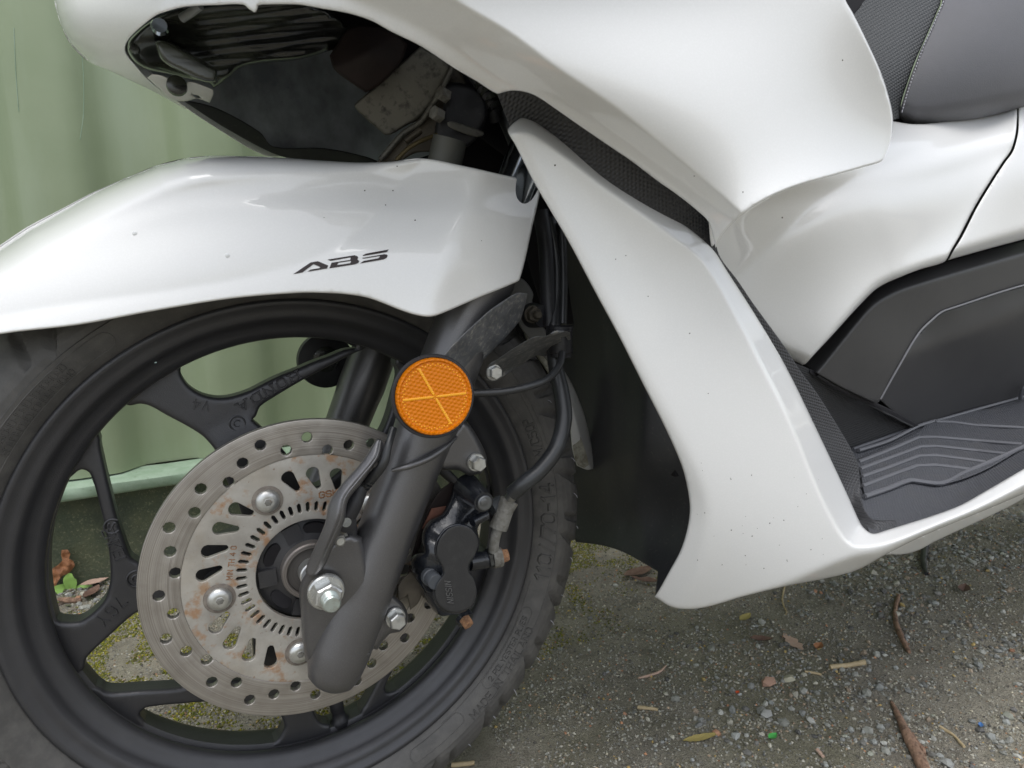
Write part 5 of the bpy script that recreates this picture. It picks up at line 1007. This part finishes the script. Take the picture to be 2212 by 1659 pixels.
stick([(1968, 1598), (1984, 1618), (1998, 1634)], [.004, .003, .002], BARK, 'twig', 'short side splinter beside the thick split twig at the bottom')
stick([(1793, 1446), (1830, 1442), (1868, 1436)], [.0030, .0028, .0032], STRAW, 'straw', 'pale flat straw piece lying level on the gravel', 'straw')
stick([(2030, 1572), (2060, 1592), (2082, 1616)], .0014, STRAW, 'straw', 'thin pale stalk slanting right of the thick split twig', 'straw')
stick([(2004, 1174), (1996, 1200), (1995, 1222), (2001, 1244)], [.003, .0048, .0042, .003], BLK, 'twig', 'dark curved twig in the shade under the side of the scooter')
stick([(1378, 1531), (1400, 1533), (1421, 1536)], .0018, STRAW, 'straw', 'thin tan straw on the gravel nearest the tyre', 'straw')
stick([(1738, 1453), (1758, 1456), (1774, 1460)], .0015, STRAW, 'straw', 'short pinkish straw just left of the pale flat straw piece', 'straw')
stick([(1765, 1623), (1778, 1638)], .0018, LEAFT, 'straw', 'tiny tan splinter near the bottom, below the green plastic chip', 'straw')
stick([(975, 1657), (1010, 1654), (1024, 1652)], .0022, STRAW, 'straw', 'yellow straw at the bottom edge beside the tyre', 'straw')
stick([(1380, 1466), (1402, 1462), (1425, 1453), (1438, 1440)], [.001, .0016, .0014, .001], LEAFT, 'stalk', 'thin curved tan stalk below the leg shield tip', 'stalk')
stick([(1695, 1268+0), (1690, 1300), (1700, 1325)], .0012, STRAW, 'stalk', 'thin pale stalk in the shade under the leg shield', 'stalk')
p = gp(1712, 1390, .002); place('oak_leaf', leaf(p, .040, .020, math.radians(75), curl=.12, lobes=3.5, n=28), LEAFT, 'small tan lobed oak leaf lying below the leg shield', 'leaf')
p = gp(1515, 1597, .002); place('dead_leaf', leaf(p, .040, .010, math.radians(-12), curl=.15), LEAFY, 'narrow yellowish leaf lying on gravel near the bottom', 'leaf')
p = gp(1610, 1338, .003); place('dead_leaf', leaf(p, .026, .013, math.radians(15), curl=.2), LEAFY, 'small yellow leaf just below the leg shield edge', 'leaf')
p = gp(1645, 1388, .003); place('dead_leaf', leaf(p, .028, .014, math.radians(-30), curl=.5), LEAFB, 'curled dark leaf left of the oak leaf', 'leaf')
p = gp(1768, 1402, .003); place('dead_leaf', leaf(p, .018, .012, math.radians(20), curl=.5), LEAFD, 'small reddish curled leaf right of the oak leaf', 'leaf')
p = gp(1380, 1242, .004); place('dead_leaf', leaf(p, .060, .026, math.radians(5), curl=.25), LEAFB, 'flat brown dead leaf on the mossy ground behind the leg shield tip', 'leaf')
p = gp(1400, 1262, .004); place('dead_leaf', leaf(p, .050, .018, math.radians(-40), curl=.5, lobes=2), LEAFB, 'crumpled brown leaf fragment by the bottom tip of the leg shield', 'leaf')
p = gp(2008, 1410, .003); place('dead_leaf', leaf(gp(2082, 1278, .003), .03, .016, .4, curl=.5), LEAFB, 'small brown leaf in the shade at far right under the scooter', 'leaf')
p = gp(1669, 1597, .003); place('plastic_chip', leaf(p, .013, .008, math.radians(10), curl=.4, n=6), PGREEN, 'tiny bright green plastic chip on the gravel', 'plastic chip')
p = gp(2118, 1572, .003); place('plastic_chip', leaf(p, .008, .005, math.radians(30), curl=.4, n=6), PBLUE, 'tiny blue plastic chip on the gravel at lower right', 'plastic chip')
p = gp(1593, 1501, .003); place('plastic_chip', leaf(p, .006, .005, .3, curl=.4, n=6), PRED, 'tiny red chip on the gravel below the leg shield', 'plastic chip')
for i, (x, y, r, k) in enumerate(((1660, 1478, .0105, (.42, .27, .2)), (1703, 1470, .0085, (.45, .42, .32)), (2020, 1322, .004, (.4, .36, .2)))):
    pass
def pebble(px, py, r, col, name_m, label):
    b = MB(); V = ICO*(1+rng.uniform(-.15, .15, (12, 1)))*np.array([1, .75, .55])*r+gp(px, py, r*.3); b.add(V, [tuple(f) for f in ICF]); return place('pebble', b, mat(name_m, col, .8, bump=((500, .4),)), label, 'pebble')
pebble(1660, 1478, .0095, (.40, .25, .18), 'pink pebble stone', 'largest pink pebble on the gravel below the oak leaf')
pebble(1703, 1470, .0080, (.42, .40, .30), 'cream pebble stone', 'cream pebble just right of the pink pebble')
pebble(1654, 1547, .0075, (.34, .34, .32), 'grey pebble stone', 'rounded grey pebble above the green plastic chip')

# plants and rubbish at the container's foot, seen through the wheel
wr = gp(156, 1272)
b = MB(); pl = tag(empty('weed', tuple(wr)), 'small bright green weed seedling at the foot of the container, seen through the wheel', 'weed')
def wleaf(pts, wid, m=LEAFG):
    P = cr([np.array(at(x, y, wr[1]+dy)) for x, y, dy in pts], 5, False, 170); n = len(P); V = []; F = []
    for i in range(n):
        s = i/(n-1); T = P[min(i+1, n-1)]-P[max(i-1, 0)]; T /= np.linalg.norm(T); sd_ = np.cross(T, np.array([0, -.75, .66])); sd_ /= np.linalg.norm(sd_); nn_ = np.cross(sd_, T)
        w_ = wid*(.22+.78*math.sin(math.pi*min(.97, .15+s*.83))**1.1)
        for j in (-1, -.5, 0, .5, 1): V.append(P[i]+sd_*w_*j+nn_*abs(j)*w_*.35)
    F = [(i*5+j, (i+1)*5+j, (i+1)*5+j+1, i*5+j+1) for i in range(n-1) for j in range(4)]; N_ = len(V)
    W = [v-np.array([0, -.0004, .0002]) for v in V]
    o = link('leaf', [np.array(v)-wr for v in V+W], F+[tuple(q+N_ for q in f)[::-1] for f in F], m, pl); return o
wleaf([(156, 1272, 0), (151, 1250, -.004), (152, 1238, -.006)], .0085)
wleaf([(150, 1278, 0), (130, 1274, -.006), (115, 1270, -.01)], .0085)
wleaf([(160, 1278, 0), (182, 1272, -.004), (200, 1268, -.004)], .0078)
wleaf([(156, 1280, -.002), (150, 1290, -.015), (147, 1297, -.022)], .0065)
wleaf([(158, 1276, 0), (166, 1270, .008), (170, 1264, .012)], .006)
wleaf([(150, 1284, -.004), (140, 1290, -.008), (134, 1294, -.01)], .005)
wleaf([(164, 1284, -.004), (174, 1289, -.010), (180, 1292, -.012)], .005)
b = MB()
DLP = [(133, 1188), (146, 1187), (152, 1196), (149, 1207), (158, 1212), (162, 1222), (156, 1230), (146, 1240), (138, 1242), (128, 1252), (118, 1272), (111, 1270), (110, 1250), (108, 1238), (114, 1228), (126, 1220), (135, 1210), (132, 1200)]
o = sheet('dry_leaf', DLP, lambda P: CY+.003+.008*np.array([mnoise.noise(Vector((x/16, y/13, 2))) for x, y in P])+.003*np.array([mnoise.noise(Vector((x/6, y/7, 2))) for x, y in P]), LEAFD, None, h=3.5, er=(.8, .0003), thick=.0005)
V = np.array([v.co[:] for v in o.data.vertices]); o0 = V.mean(0); o.data.vertices.foreach_set('co', (V-o0).reshape(-1)); o.location = o0
tag(o, 'crumpled orange dry leaf leaning against the container rail above the weed', 'leaf')
place('bark_strip', MB().tube([gp(128, 1299, .003), gp(150, 1302, .004), gp(176, 1301, .003)], [.003, .0045, .003], 8, 5), BARK, 'reddish brown bark strip right in front of the green weed', 'bark')
place('dead_leaf', leaf(gp(206, 1268, .006), .038, .022, .2, curl=.4), LEAFT, 'tan dead leaf on debris right of the weed', 'leaf')
place('dead_leaf', leaf(gp(212, 1246, .012), .036, .020, -.1, curl=.6), LEAFB, 'dark brown curled leaf against the container rail right of the weed', 'leaf')
place('dead_leaf', leaf(gp(200, 1288, .004), .042, .020, 1.2, curl=.5), LEAFB, 'dark leaf scrap between the weed and the wheel spoke', 'leaf')
place('dead_leaf', leaf(gp(420, 1480, .003), .055, .018, -.25, curl=.2), LEAFB, 'purplish dead leaf on mossy ground behind the lower spoke', 'leaf')
def crumbs(x, y, a, b_): return np.where((np.abs(x+.22) < .14) & (np.abs(y-.585) < .05), .9, 0)
P = ground_pos(16000, crumbs); n = len(P); dc = np.array([(.07, .05, .035), (.12, .085, .06), (.05, .04, .03), (.2, .17, .13), (.09, .1, .05)])
scatter('leaf_debris', P, rng.uniform(.002, .0062, n), dc[rng.integers(0, 5, n)], STONE, ICO, ICF, (.15, .4), .2, .3, .5)
